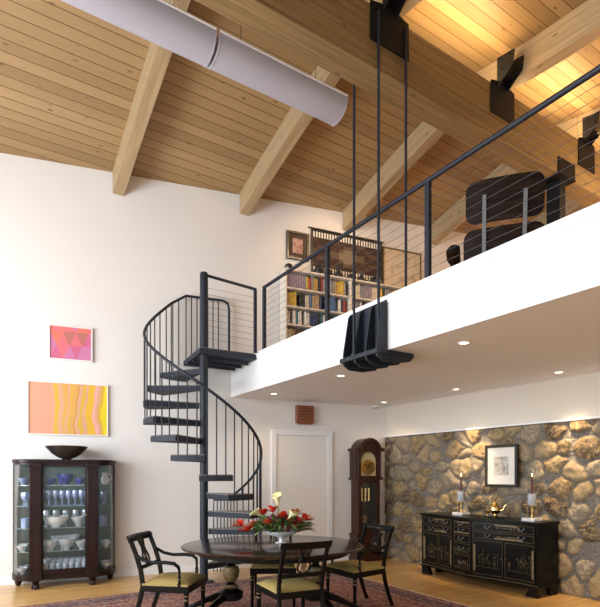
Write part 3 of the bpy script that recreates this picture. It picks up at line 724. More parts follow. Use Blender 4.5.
def leaf_mesh(mb, p0, d, L, W_, droop=.3, up=Vector((0,0,1))):
    d = d.normalized(); sd = d.cross(up)
    if sd.length < .1: sd = d.cross(Vector((1,0,0)))
    sd.normalize(); vs = []; fs = []; N = 6
    for i in range(N+1):
        f = i/N; c = p0+d*L*f-up*droop*L*f*f; w = W_*sin(pi*min(1, f*.93+.07))**.8
        nrm = sd.cross(d).normalized()
        vs += [c-sd*w+nrm*w*.25, c+nrm*.0, c+sd*w+nrm*w*.25, c-nrm*.0025]
    for i in range(N):
        a = i*4
        for q in range(4): fs.append((a+q, a+(q+1) % 4, a+4+(q+1) % 4, a+4+q))
    mb.add(vs, fs)
random.seed(5)
red_spots = [(262, 514, 'red anthurium at the upper left of the bouquet'), (252, 527, 'red anthurium spray low on the left of the bouquet'), (291, 523, 'red anthurium right of centre in the bouquet'), (299, 531, 'large drooping red anthurium low on the right of the bouquet'), (272, 511, 'orange-red anthurium just under the tallest calla lily'), (307, 520, 'small red bloom at the far right of the bouquet'), (246, 531, 'outermost red bloom at the far left of the bouquet'), (296, 514, 'red anthurium at the upper right of the bouquet'), (239, 526, 'slender red bloom trailing far left above the table'), (283, 517, 'red anthurium in the very centre of the bouquet'), (301, 523, 'red anthurium between the centre and the far right bloom'), (268, 524, 'low red anthurium in front of the bowl, left of centre')]
for i, (px, py, lb) in enumerate(red_spots):
    dep = 5.05+.12*random.random(); z = HC+(HY-py)*dep/FPX; tip = tpt(px, dep, z)
    root = thing('red_anthurium', lb, 'flower', base, 0, 'red anthuriums in the bowl'); d = tip-base
    MB().tube([Vector((0,0,0)), d*.5+Vector((0,0,.03)), d*.97], .004, 6).build('stem', M['greenleaf'], root)
    mb = MB(); out = Vector((d.x, d.y, .15)).normalized()
    for dd, L_ in ((out, .13), (out+Vector((0,0,.9)), .11), (out+RT*.9, .115), (out-RT*.9, .115)): leaf_mesh(mb, d-out*.02, dd, L_*(1.2 if i == 3 else .9), .036, .15)
    mb.build('bloom', M['red'], root, sharp=60)
    MB().tube([d, d+out*.045+Vector((0,0,.02))], .005, 6).build('spadix', M['gold'], root)
# dense filler
def filler(name, label, cat, m, n, spread, zr, L, W_, seed):
    random.seed(seed); mb = MB()
    for i in range(n):
        a = random.uniform(0, 2*pi); r = random.random()**.6*spread
        p = Vector((cos(a)*r*1.1, sin(a)*r*.8, random.uniform(*zr)*(1-.5*r/spread))); d = Vector((cos(a), sin(a), random.uniform(-.2, .9)))
        leaf_mesh(mb, p, d, L*random.uniform(.7,1.2), W_*random.uniform(.7,1.1), random.uniform(0,.3))
    o = mb.build(name, m, sharp=60); o.location = base; tag(o, label, cat, kind='stuff'); return o
filler('bouquet_leaves', 'dense green leaves filling the bouquet around the flowers', 'leaves', M['greenleaf'], 170, .24, (.06,.19), .12, .022, 3)
filler('bouquet_sprigs', 'pale green sprigs trailing at the edges of the bouquet', 'leaves', M['palegreen'], 110, .30, (.05,.18), .10, .013, 4)
random.seed(8); mb = MB()
for i in range(90):
    a = random.uniform(0, 2*pi); r = random.random()**.6*.17; p = Vector((cos(a)*r+.01, sin(a)*r, random.uniform(.05,.20)*(1-r)))
    mb.sphere(p, random.uniform(.016,.030), 8)
o = mb.build('burgundy_blossoms', M['burg']); o.location = base; tag(o, 'cluster of dark burgundy blossoms at the centre of the bouquet', 'blossoms', kind='stuff')

# ------------------------------------------------------------------ china cabinet
cabL = onw(66, 500, .0); cabC = Vector((cabL.x, cabL.y, 0))+WN*.012
cab = thing('china_cabinet', 'dark mahogany curved-glass china cabinet against the white wall', 'cabinet', cabC, -WA)
CW, CD = .62, .40      # half width, depth; local -Y is the front
def cab_plan(g=0., n=10):
    """outline from right-back round the front to left-back"""
    hw = .40+g; pts = [(CW+g, 0)]
    for i in range(n+1):
        a = pi/2*i/n; pts.append((hw+(CW-.40)*cos(a), -(.10)-(CD-.10+g-.04)*sin(a)))
    L = pts+[(-x, y) for x, y in reversed(pts)]
    return L
def pil(g=0.): return
mb = MB().prism(cab_plan(.012), 1.60, 1.645); mb.build('top', M['mahog'], cab, bevel=.006)
MB().prism(cab_plan(.0), 1.575, 1.60).build('frieze', M['mahog'], cab)
MB().prism(cab_plan(.012), .10, .17).build('base', M['mahog'], cab, bevel=.006)
for sx in (-1, 1):
    x0, x1 = sorted((sx*.265, sx*.405)); MB().box(x0, x1, -CD-.025, -CD+.05, .17, 1.60).box(x0-.01, x1+.01, -CD-.035, -CD+.05, 1.53, 1.60).box(x0-.01, x1+.01, -CD-.035, -CD+.05, .10, .18).build('pilaster', M['mahog'], cab, bevel=.006)
    x0, x1 = sorted((sx*.59, sx*.62)); MB().box(x0, x1, -.12, -.0, .17, 1.575).build('stile', M['mahog'], cab)
    # curved pane
    vs = []; fs = []; N = 12
    for i in range(N+1):
        a = pi/2*i/N; x = .40+(CW-.40)*cos(a)-.006; y = -.10-(CD-.14)*sin(a)
        vs += [(sx*x, y, .17), (sx*x, y, 1.575)]
    for i in range(N): fs.append((2*i, 2*i+2, 2*i+3, 2*i+1))
    o = MB().add(vs, fs).build('curved_pane', M['pane'], cab, sharp=60); so = o.modifiers.new('thick', 'SOLIDIFY'); so.thickness = .004
    # claw feet
    cx_ = sx*.335; mb = MB().lathe([(.035,.10),(.045,.085),(.035,.06),(.045,.03),(.045,0)], (cx_, -CD+.02, 0), 14)
    for q in (-.03, -.01, .01, .03): mb.tube([(cx_+q*.6, -CD, .05), (cx_+q, -CD-.035, .045), (cx_+q*1.2, -CD-.055, .014)], [.014,.014,.010], 8)
    mb.build('claw_foot', M['mahog'], cab)
    MB().lathe([(.02,.10),(.04,.08),(.045,.05),(.03,.015),(.02,0)], (sx*.56, -.10, 0), 14).build('bun_foot', M['mahog'], cab)
# door: frame with pane
dr = MB().box(-.265, .265, -CD, -CD+.022, .172, .235).box(-.265, .265, -CD, -CD+.022, 1.555, 1.60).box(-.265, -.245, -CD, -CD+.022, .235, 1.555).box(.245, .265, -CD, -CD+.022, .235, 1.555).build('door', M['mahog'], cab)
MB().box(-.245, .245, -CD+.008, -CD+.012, .235, 1.555).build('door_pane', M['pane'], dr)
MB().sphere((.255, -CD-.010, .92), .009, 8).build('door_knob', M['brass'], dr)
MB().box(-.59, .59, -.012, -.0, .17, 1.575).build('back_panel', M['mirror'], cab)
SHZ = [.175, .46, .76, 1.045, 1.315]
for z in SHZ[1:]:
    pl = [(x*.975, min(-.014, y*.92)) for x, y in cab_plan(0)]
    MB().prism(pl, z-.008, z).build('shelf', M['shelfglass'], cab)
def cabp(x, y, z): v = Matrix.Rotation(-WA, 4, 'Z') @ Vector((x, y, 0)); return Vector((cabC.x+v.x, cabC.y+v.y, z))
# prototypes
GOB = [(.0001,0),(.030,0),(.031,.004),(.006,.012),(.005,.06),(.02,.075),(.032,.10),(.034,.13),(.030,.155),(.027,.155),(.030,.13),(.028,.10),(.016,.08),(.0001,.074)]
TUM = [(.0001,0),(.028,0),(.030,.01),(.034,.11),(.031,.11),(.027,.014),(.0001,.012)]
BWL = [(.0001,0),(.03,0),(.032,.012),(.06,.03),(.085,.06),(.09,.075),(.085,.075),(.055,.036),(.0001,.02)]
PLT = [(.0001,0),(.04,0),(.045,.008),(.085,.02),(.11,.032),(.107,.036),(.08,.026),(.0001,.014)]
protos = {}
def glassware(key, kind, x, y, z, label, cat, group, m, prof, sc=1., n=16):
    k = (key, m.name)
    if k not in protos:
        o = MB().lathe(prof, (0,0,0), n).build(kind, m, sharp=50); protos[k] = o
    else: o = protos[k].copy(); C.objects.link(o)
    o.name = kind; o.location = cabp(x, y, z); o.rotation_euler = (0, 0, random.uniform(0, 6)); o.scale = (sc, sc, sc*(1.55 if key == 'bwl' else 1.)); tag(o, label, cat, group); return o
random.seed(3)
# bottom shelf: rows of tumblers and goblets
for r in range(3):
    for i in range(7):
        x = -.23+i*.077+(.012 if r % 2 else 0)
        if abs(x) > .31: continue
        glassware('tum', 'cut_glass_tumbler', x, -.08-r*.10, SHZ[0]+.001, 'clear cut-glass tumbler in the close rows on the cabinet floor', 'glass', 'tumblers on the cabinet floor', M['glass_clear'], TUM, 1.1 if r == 2 else 1.4, 12)
for r in range(1):
    for i in range(5):
        glassware('gob', 'stemmed_glass', -.24+i*.12, -.06, SHZ[2]+.001, 'clear stemmed glass at the back of the middle shelf', 'glass', 'stemmed glasses on the middle shelf', M['glass_clear'], GOB, 1.35, 12)
for i, (x, s_) in enumerate(((-.175, 1.1), (.02, 1.3), (.2, 1.0))):
    glassware('bwl', 'cut_glass_bowl', x, -.262, SHZ[1]+.001, ['left', 'large middle', 'right'][i]+' clear cut-glass bowl on the second lowest shelf', 'bowl', 'cut-glass bowls', M['glass_clear'], BWL, s_)
for r in range(2):
    for i in range(8):
        glassware('gob', 'blue_goblet', -.27+i*.078, -.12-r*.15, SHZ[3]+.001, 'pale blue stemmed goblet in the double row on the fourth shelf', 'glass', 'blue goblets on the fourth shelf', M['glass_blue'], GOB, 1.25, 12)
o = glassware('tur', 'white_serving_bowl', -.11, -.22, SHZ[2]+.001, 'white china serving bowl on the middle cabinet shelf', 'bowl', None, M['porcelain'], [(.0001,0),(.05,0),(.055,.015),(.10,.04),(.13,.09),(.14,.12),(.135,.122),(.12,.09),(.08,.05),(.0001,.03)], 1.15, 24)
glassware('bwl', 'cut_glass_bowl', .165, -.24, SHZ[2]+.001, 'clear cut-glass bowl right of the white serving bowl', 'bowl', 'cut-glass bowls', M['glass_clear'], BWL, 1.15)
o = glassware('bwl2', 'cut_glass_platter', 0.0, -.10, SHZ[1]+.001, 'wide cut-glass bowl behind the three small ones, second lowest shelf', 'bowl', None, M['glass_clear'], BWL, 1.); o.scale = (2.1, .85, 2.3); o.rotation_euler = (0, 0, -WA)
glassware('bwl', 'cobalt_bowl', .0, -.22, SHZ[4]+.001, 'large cobalt blue bowl in the middle of the top shelf', 'bowl', 'cobalt bowls on the top shelf', M['cobalt'], BWL, 1.2)
glassware('bwl', 'cobalt_bowl', -.17, -.27, SHZ[4]+.001, 'small cobalt bowl on the left of the top shelf', 'bowl', 'cobalt bowls on the top shelf', M['cobalt'], BWL, .7)
glassware('bwl', 'cobalt_bowl', .175, -.27, SHZ[4]+.001, 'small cobalt bowl on the right of the top shelf', 'bowl', 'cobalt bowls on the top shelf', M['cobalt'], BWL, .7)
glassware('tum', 'cobalt_tumbler', -.05, -.335, SHZ[4]+.001, 'short cobalt tumbler in front of the large cobalt bowl', 'glass', None, M['cobalt'], TUM, .6)
for sx, sn in ((-1, 'left'), (1, 'right')):
    for li in (0, 1, 2, 3):
        for i in range(3):
            kind = ['cut_glass_bowl', 'cut_glass_bowl', 'blue_tumbler', 'blue_goblet'][li]
            prof = [BWL, BWL, TUM, GOB][li]; key = ['bwl', 'bwl', 'tum', 'gob'][li]; m = [M['glass_clear'], M['glass_clear'], M['glass_blue'], M['glass_blue']][li]
            x = 0; y = -.09-i*.085
            if li < 2:
                if i == 1: continue
                y = -.10-i*.085; x = sx*.498; sc_ = .72
            else: sc_ = 1.1; x = sx*(.46+.03*(i % 2))
            glassware(key, kind, x, y, SHZ[li]+.001, '%s %s behind the %s curved pane, %s shelf from the bottom, %s' % ('clear' if li < 2 else 'pale blue', kind.split('_')[-1], sn, ['lowest','second','third','fourth'][li], ['at the back', 'in the middle', 'at the front'][i]), 'bowl' if li < 2 else 'glass', None, m, prof, sc_, 12)
glassware('bwl', 'pale_blue_dish', -.495, -.20, SHZ[4]+.001, 'pale blue dish behind the left curved pane on the top shelf', 'dish', None, M['glass_blue'], BWL, .75)
pt = thing('white_jug', 'white china jug behind the right curved pane on the top shelf', 'jug', cabp(.49, -.2, SHZ[4]+.001), 0)
MB().lathe([(.0001,0),(.035,0),(.05,.03),(.055,.07),(.04,.11),(.036,.14),(.045,.16),(.041,.16),(.032,.14),(.0001,.03)], n=20).build('body', M['porcelain'], pt)
MB().tube([(.045,0,.14), (.085,0,.13), (.09,0,.08), (.055,0,.05)], .007, 8).build('handle', M['porcelain'], pt)
# bowl on top
bz = 1.646; o = MB().lathe([(.0001,0),(.055,0),(.06,.008),(.11,.025),(.18,.065),(.235,.115),(.26,.14),(.252,.145),(.225,.12),(.17,.075),(.10,.038),(.0001,.025)], n=40).build('ceramic_bowl', M['bowlglaze']); o.scale = (1,1,1.2); o.location = cabp(.02, -.28, bz); tag(o, 'wide dark glazed bowl on top of the china cabinet', 'bowl')

# ------------------------------------------------------------------ pictures
def wall_pic(name, label, x0, y0, x1, y1, fw, fm, artm, th=.03, matb=0., matm=None, xz=None, pad=.0):
    a = onw(x0, (y0+y1)/2); c = onw(x1, (y0+y1)/2)
    pm = onw((x0+x1)/2, y0); pn = onw((x0+x1)/2, y1); w = (c-a).to_2d().length; h = pm.z-pn.z; mid = (a+c)/2
    t = thing(name, label, 'picture', Vector((mid.x, mid.y, pn.z))+WN*(.004), -WA)
    f = MB().box(-w/2, w/2, -th, 0, 0, fw).box(-w/2, w/2, -th, 0, h-fw, h).box(-w/2, -w/2+fw, -th, 0, fw, h-fw).box(w/2-fw, w/2, -th, 0, fw, h-fw).build('frame', fm, t)
    iw, ih = w/2-fw, h-2*fw
    if matb:
        MB().box(-iw, iw, -th*.55, -.001, fw, fw+ih).build('mat', matm or M['matboard'], t)
        iw -= matb; MB().box(-iw, iw, -th*.55-.003, -th*.55, fw+matb, h-fw-matb).build('artwork', artm, t)
    else: MB().box(-iw, iw, -th*.6, -.001, fw, fw+ih).build('artwork', artm, t)
    return t, w, h
# triangles print
def tri_mat():
    s = NT('pink_triangle_print', .6); tc = s.n('ShaderNodeTexCoord'); sp = s.n('ShaderNodeSeparateXYZ'); s.l(tc.outputs['Generated'], sp.inputs[0])
    u = s.math('MULTIPLY', sp.outputs[0], 3.2); v = s.math('MULTIPLY', sp.outputs[2], 2.35)
    vi = s.math('FLOOR', v); vf = s.math('FRACT', v)
    us = s.math('ADD', u, s.math('MULTIPLY', vi, .5)); uf = s.math('FRACT', us)
    inside = s.math('LESS_THAN', s.math('MULTIPLY', s.math('ABSOLUTE', s.math('SUBTRACT', uf, .5)), 2.), s.math('SUBTRACT', 1., vf))
    key = s.math('ADD', s.math('ADD', s.math('MULTIPLY', s.math('FLOOR', s.math('ADD', us, s.math('MULTIPLY', s.math('SUBTRACT', 1., inside), .5))), 1.7), s.math('MULTIPLY', vi, 5.3)), s.math('MULTIPLY', inside, 2.9))
    wn = s.n('ShaderNodeTexWhiteNoise', noise_dimensions='1D'); s.l(key, wn.inputs['W'])
    col = s.ramp(wn.outputs['Value'], [(0, (.72,.12,.12)), (.22, (.62,.14,.26)), (.42, (.74,.20,.14)), (.58, (.60,.20,.38)), (.74, (.72,.17,.20)), (.88, (.50,.17,.14))], 'CONSTANT')
    s.l(col, s.b.inputs['Base Color']); return s.m
wall_pic('triangle_print', 'small pink and red geometric triangle print above the larger painting', 48.5, 326.5, 92.5, 361, .018, M['whiteframe'], tri_mat())
s = NT('yellow_wave_painting', .6); tcx = s.n('ShaderNodeTexCoord'); sp = s.n('ShaderNodeSeparateXYZ'); s.l(tcx.outputs['Generated'], sp.inputs[0])
nz1 = s.n('ShaderNodeTexNoise'); nz1.inputs['Scale'].default_value = 2.4; mpn = s.n('ShaderNodeMapping'); mpn.inputs['Scale'].default_value = (1.1, 1, .55); s.l(tcx.outputs['Generated'], mpn.inputs[0]); s.l(mpn.outputs[0], nz1.inputs['Vector'])
uu = s.math('ADD', sp.outputs[0], s.math('MULTIPLY', s.math('SUBTRACT', nz1.outputs['Fac'], .5), .22))
P_, O_, Y_ = (.70,.38,.23), (.70,.38,.10), (.70,.42,.05)
s.l(s.ramp(uu, [(0, (.72,.34,.22)), (.29, P_), (.32, Y_), (.37, P_), (.42, O_), (.47, P_), (.5, Y_), (.53, O_), (.60, (.60,.30,.04)), (.62, P_), (.67, Y_), (.71, P_), (.745, (.78,.45,.04)), (.83, (.85,.42,.35)), (.87, P_), (.90, Y_), (.93, (.80,.62,.02)), (.97, (.72,.60,.02))], 'CONSTANT'), s.b.inputs['Base Color'])
wall_pic('wave_painting', 'wide yellow and peach wavy-striped painting above the china cabinet', 27.5, 383, 108, 435.5, .014, M['whiteframe'], s.m)
# loft framed picture left of hanging
def blot(name, a, b_, c, sc=14):
    s = NT(name, .7); tc = s.n('ShaderNodeTexCoord'); n = s.n('ShaderNodeTexNoise'); n.inputs['Scale'].default_value = sc; n.inputs['Detail'].default_value = 6; s.l(tc.outputs['Object'], n.inputs['Vector'])
    s.l(s.ramp(n.outputs['Fac'], [(.4, a), (.5, b_), (.6, c)]), s.b.inputs['Base Color']); return s.m
wall_pic('framed_picture', 'dark-framed picture on the loft wall left of the woven hanging', 286, 233, 308, 260.5, .035, mat('dark_brown_frame', (.05,.032,.02), .35), blot('sepia_print', (.30,.15,.11), (.40,.22,.17), (.5,.32,.26), 20), .04, .07, mat('dark_mat', (.075,.05,.03), .8))
wall_pic('framed_sketch', 'gold-framed pale sketch on the loft wall right of the hanging', 382, 251, 420, 293, .02, M['golddull'], blot('pale_sketch', (.50,.38,.25), (.66,.56,.42), (.68,.58,.44), 6), .04, .09, mat('cream_mat', (.66,.54,.38), .9))
# woven hanging
a = onw(310.5, 250); c = onw(381, 250); zt = onw(345, 236).z; zb = onw(345, 280).z; w = (c-a).to_2d().length
t = thing('woven_hanging', 'dark brown woven textile with pale tabs hanging on the loft wall', 'wall hanging', Vector(((a.x+c.x)/2, (a.y+c.y)/2, zb))+WN*.02, -WA); h = zt-zb
s = NT('kilim_field', .95); tcx = s.n('ShaderNodeTexCoord'); sp = s.n('ShaderNodeSeparateXYZ'); s.l(tcx.outputs['Generated'], sp.inputs[0])
ux = s.math('ABSOLUTE', s.math('SUBTRACT', sp.outputs[0], .5)); uz = s.math('ABSOLUTE', s.math('SUBTRACT', sp.outputs[2], .5))
q1 = s.math('FLOOR', s.math('MULTIPLY', ux, 16)); q2 = s.math('FLOOR', s.math('MULTIPLY', uz, 8)); dd = s.math('ADD', q1, s.math('MULTIPLY', q2, 1.6))
s.l(s.ramp(s.math('DIVIDE', dd, 13.), [(0, (.21,.16,.11)), (.14, (.12,.08,.05)), (.26, (.055,.03,.02)), (.50, (.10,.06,.038)), (.60, (.05,.027,.018)), (.84, (.09,.055,.035))], 'CONSTANT'), s.b.inputs['Base Color'])
MB().box(-w/2+.03, w/2-.03, -.012, 0, .14, h-.14).build('field', s.m, t)
MB().box(-w/2, -w/2+.03, -.014, 0, 0, h).box(w/2-.03, w/2, -.014, 0, 0, h).box(-w/2+.03, w/2-.03, -.014, 0, h-.03, h).box(-w/2+.03, w/2-.03, -.014, 0, 0, .03).box(-w/2+.03, w/2-.03, -.006, 0, .03, .14).box(-w/2+.03, w/2-.03, -.006, 0, h-.14, h-.03).build('border', M['blackframe'], t)
N = 26
for zz0, zz1 in ((.045, .13), (h-.13, h-.04)):
    for i in range(N):
        x = -w/2+.05+(w-.1)*i/(N-1); MB().box(x-.013, x+.013, -.013, -.0065, zz0, zz1).build('tab', M['matboard'], t)
MB().tube([(-w/2-.05, .0, h+.012), (w/2+.05, .0, h+.012)], .012, 8).build('hanging_rod', M['blackframe'], t)
# print on stone wall
pa = onx(487.5, 467, XS-.06); pc = onx(519.5, 467, XS-.06); zt = onx(503, 445, XS-.06).z; zb = onx(503, 487, XS-.06).z
t = thing('framed_etching', 'black and gilt framed etching on the stone wall above the sideboard', 'picture', (XS-.09, (pa.y+pc.y)/2, zb), -pi/2); w = pa.y-pc.y; h = zt-zb
fw = .03
MB().box(-w/2, w/2, -.025, .01, 0, fw).box(-w/2, w/2, -.025, .01, h-fw, h).box(-w/2, -w/2+fw, -.025, .01, fw, h-fw).box(w/2-fw, w/2, -.025, .01, fw, h-fw).build('frame', M['blackframe'], t)
g = .008; MB().box(-w/2+fw, w/2-fw, -.022, .01, fw, fw+g).box(-w/2+fw, w/2-fw, -.022, .01, h-fw-g, h-fw).box(-w/2+fw, -w/2+fw+g, -.022, .01, fw+g, h-fw-g).box(w/2-fw-g, w/2-fw, -.022, .01, fw+g, h-fw-g).build('gilt_slip', M['golddull'], t)
MB().box(-w/2+fw+g, w/2-fw-g, -.012, .008, fw+g, h-fw-g).build('mat', M['matboard'], t)
MB().box(-w*.23, w*.23, -.014, -.0125, h*.28, h*.72).build('etching', blot('etching_lines', (.33,.30,.26), (.47,.43,.37), (.60,.56,.48), 17), t)
MB().box(-.12, .12, .01, .06, h*.4, h*.6).build('wall_spacer', M['blackframe'], t)

# ------------------------------------------------------------------ red-brown box, switch
p = onw(303.5, 416); t = thing('chime_box', 'small reddish wooden box high on the wall above the door', 'box', Vector((p.x, p.y, p.z-.14))+WN*.002, -WA)
MB().box(-.15, .15, -.09, 0, .02, .30).build('body', M['terracotta'], t, bevel=.006)
for i in range(5): MB().box(-.11+.0, .11, -.094, -.0895, .06+i*.045, .075+i*.045).build('louvre', mat('louvre_brown', (.10,.03,.015), .6) if i == 0 else bpy.data.materials['louvre_brown'], t)
MB().box(-.12, .12, -.075, -.01, 0, .02).build('foot_rail', M['terracotta'], t)
p = onw(262, 487); t = thing('light_switch', 'white light switch plate on the wall left of the door', 'switch', Vector((p.x, p.y, p.z-.06))+WN*.001, -WA)
MB().box(-.06, .06, -.006, 0, 0, .12).build('plate', M['whiteframe'], t, bevel=.002)
for sx in (-.025, .025): MB().box(sx-.006, sx+.006, -.016, -.006, .048, .072).build('toggle', M['whiteframe'], t)

# ------------------------------------------------------------------ long case clock
p = onw(366, 500, .15); t = thing('longcase_clock', 'tall dark mahogany longcase clock with arched hood and brass dial', 'clock', (onw(366, 500).x, onw(366, 500).y, 0), -WA)
t.location = Vector(t.location)+WN*.01-WD*.09
m = M['clockwood']; hw = .235; dpt = .26
MB().box(-hw-.02, hw+.02, -dpt-.02, 0, 0, .08).box(-hw, hw, -dpt, 0, .08, .42).box(-hw-.015, hw+.015, -dpt-.015, 0, .42, .46).build('plinth', m, t, bevel=.006)
# trunk: open front box behind a glazed door
MB().box(-hw+.03, hw-.03, -.02, 0, .46, 1.36).box(-hw+.03, -hw+.06, -dpt+.03, -.02, .46, 1.36).box(hw-.06, hw-.03, -dpt+.03, -.02, .46, 1.36).build('trunk', m, t)
dr = MB().box(-hw+.03, -hw+.085, -dpt+.005, -dpt+.03, .46, 1.36).box(hw-.085, hw-.03, -dpt+.005, -dpt+.03, .46, 1.36).box(-hw+.085, hw-.085, -dpt+.005, -dpt+.03, .46, .53).box(-hw+.085, hw-.085, -dpt+.005, -dpt+.03, 1.32, 1.36).build('trunk_door', m, t)
MB().box(-hw+.085, hw-.085, -dpt+.015, -dpt+.018, .53, 1.32).build('door_pane', M['pane'], dr)
MB().box(-hw+.062, hw-.062, -.03, -.0215, .47, 1.35).build('inner_back', M['black'], t)
for x in (-.07, 0, .07): MB().cyl((x, -.12, 1.0), (x, -.12, 1.22), .028, 14).cyl((x, -.12, 1.22), (x, -.12, 1.36), .003, 6).build('weight', M['brass'], t)
MB().cyl((0, -.07, .70), (0, -.07, 1.36), .005, 6).lathe([(.0001,-.012),(.075,-.008),(.08,0),(.075,.008),(.0001,.012)], (0,0,0), 24).build('pendulum_rod', M['brass'], t)
# hood
MB().box(-hw-.02, hw+.02, -dpt-.02, 0, 1.36, 1.40).box(-hw, -hw+.03, -dpt+.03, 0, 1.40, 1.86).box(hw-.03, hw, -dpt+.03, 0, 1.40, 1.86).box(-hw+.03, hw-.03, -.02, 0, 1.40, 1.90).build('hood_case', m, t)
for sx in (-1, 1): MB().lathe([(.022,1.40),(.022,1.42),(.014,1.43),(.014,1.81),(.022,1.82),(.022,1.84)], (sx*(hw-.02), -dpt+.0, 0), 14).build('column', m, t)
arch_o = [(-hw+.03, 1.40)]+[(cos(a_)*(hw-.035), 1.72+sin(a_)*.20) for a_ in [pi-pi*i/20 for i in range(21)]]+[(hw-.03, 1.40)]
ring = [(cos(a_)*(.155), 1.68+sin(a_)*.155) for a_ in [pi-pi*i/20 for i in range(21)]]
outer = [(-hw+.03, 1.40), (-hw+.03, 1.86), (-.12, 1.95), (.12, 1.95), (hw-.03, 1.86), (hw-.03, 1.40)]
# arched front: strips between the arch opening and the outline
vs = []; fs = []; inner = [(-.155, 1.43)]+ring+[(.155, 1.43)]
K = len(inner)
def outpt(i):
    x, z = inner[i]
    if i == 0: return (-hw+.03, 1.40)
    if i == K-1: return (hw-.03, 1.40)
    an = pi-pi*(i-1)/20; return (cos(an)*(hw-.03), 1.70+sin(an)*.24)
for yy in (-dpt+.005, -dpt+.03):
    for i in range(K): vs.append((inner[i][0], yy, inner[i][1]))
    for i in range(K): q = outpt(i); vs.append((q[0], yy, q[1]))
for i in range(K-1): fs += [(i, i+1, K+i+1, K+i), (2*K+i, 3*K+i, 3*K+i+1, 2*K+i+1), (i, 2*K+i, 2*K+i+1, i+1), (K+i, K+i+1, 3*K+i+1, 3*K+i)]
fs += [(0, K, 3*K, 2*K), (K-1, 3*K-1, 4*K-1, 2*K-1), ]
hd = MB().add(vs, fs).box(-.155, .155, -dpt+.005, -dpt+.03, 1.40, 1.43).build('hood_door', m, t)
# pediment: arched moulding with ears
def arc_band(r0, r1, zc, zs, y0, y1, name, mm, flat_w):
    vs = []; N = 22
    pts_i = [(cos(pi-pi*i/N)*r0, zc+sin(pi-pi*i/N)*r0*zs) for i in range(N+1)]; pts_o = [(cos(pi-pi*i/N)*r1, zc+sin(pi-pi*i/N)*r1*zs) for i in range(N+1)]
    poly = [(-flat_w, zc)]+[(-flat_w, zc+.045)]+[q for q in pts_o if q[1] > zc+.045]+[(flat_w, zc+.045), (flat_w, zc)]+list(reversed(pts_i))
    return MB().prism(poly, y0, y1, TX('XZ')).build(name, mm, t)
arc_band(.175, .215, 1.84, 1.02, -dpt-.04, 0, 'arched_crest', m, hw+.035)
MB().prism([(cos(pi-pi*i/18)*.172, 1.84+sin(pi-pi*i/18)*.172) for i in range(19)], -dpt+.0, 0, TX('XZ')).build('crest_panel', m, t)
dl = MB().prism([(-.15, 1.43)]+[(cos(a_)*.15, 1.68+sin(a_)*.15) for a_ in [pi-pi*i/20 for i in range(21)]]+[(.15, 1.43)], -dpt+.05, -dpt+.06, TX('XZ')).build('dial', M['dial'], t)
dm = Matrix.Translation((0, -dpt+.048, 1.57)) @ Matrix.Rotation(radians(90), 4, 'X')
rg = MB().lathe([(.118,0),(.118,.003),(.135,.003),(.135,0)], n=40); rg.v = [tuple(dm @ Vector(v)) for v in rg.v]; rg.build('chapter_ring', M['brass'], dl)
tk = MB()
for i in range(12):
    an = 2*pi*i/12; T_ = dm @ Matrix.Rotation(an, 4, 'Z'); tk.box(-.003, .003, .119, .134, .0032, .0045, T_)
tk.build('hour_mark', M['black'], dl)
MB().box(-.004, .004, -.006, -.004, -.01, .10, dm @ Matrix.Rotation(radians(90), 4, 'X') if False else Matrix.Translation((0, -dpt+.045, 1.57)) @ Matrix.Rotation(radians(35), 4, 'Y')).box(-.005, .005, -.008, -.006, -.01, .065, Matrix.Translation((0, -dpt+.045, 1.57)) @ Matrix.Rotation(radians(-60), 4, 'Y')).build('hand', M['black'], dl)
for o in list(t.children):
    if o.name.startswith('pendulum_rod'):
        pass
pb = MB().lathe([(.0001,-.010),(.07,-.006),(.075,0),(.07,.006),(.0001,.010)], (0,0,0), 28); mm_ = Matrix.Translation((0, -.085, .70)) @ Matrix.Rotation(radians(90), 4, 'X'); pb.v = [tuple(mm_ @ Vector(v)) for v in pb.v]; pb.build('pendulum_bob', M['brass'], t)

# ------------------------------------------------------------------ sideboard (front faces -X)
SY0, SY1, SXF, SXB, SHT = 3.47, 5.28, 5.50, 5.935, .885
SL = SY1-SY0; sb = thing('sideboard', 'black lacquer serpentine sideboard with gilt decoration before the stone wall', 'sideboard', (SXB, (SY0+SY1)/2, 0), -pi/2)
# local: +X runs toward the viewer end (world -Y), -Y faces out (world -X)
hl = SL/2; dep = SXB-SXF
def front(u): return -dep-.10*max(0, cos(u*pi/2*1.15))**1.5 + .035*sin(abs(u)*pi)   # u in -1..1
def plan(g=0., n=36): return [(hl+g, 0)]+[((hl+g)*(1-2*i/n), front(1-2*i/n)-g) for i in range(n+1)]+[(-hl-g, 0)]
MB().prism(plan(.0), .14, SHT-.03).build('case', M['lacq'], sb, sharp=30)
MB().prism(plan(.022), SHT-.03, SHT).build('top', M['lacq'], sb, bevel=.006)
MB().prism(plan(.014), .11, .14).build('base_moulding', M['lacq'], sb, bevel=.004)
MB().tube([((hl+.01)*(1-2*i/36), front(1-2*i/36)-.017, .142) for i in range(37)], .004, 6).build('gilt_bead', M['golddull'], sb)
for sx in (-1, 1):
    xx = sorted((sx*hl, sx*(hl-.16))); MB().prism([(xx[0], 0), (xx[1], 0), (xx[1] if sx > 0 else xx[1]-.05, .11), (xx[0]+(.05 if sx > 0 else 0), .11)], -dep+.0, -dep+.06, TX('XZ')).build('bracket_foot', M['lacq'], sb)
    xx = sorted((sx*hl, sx*(hl-.06))); MB().box(xx[0], xx[1], -.16, -.01, 0, .11).build('bracket_foot', M['lacq'], sb)
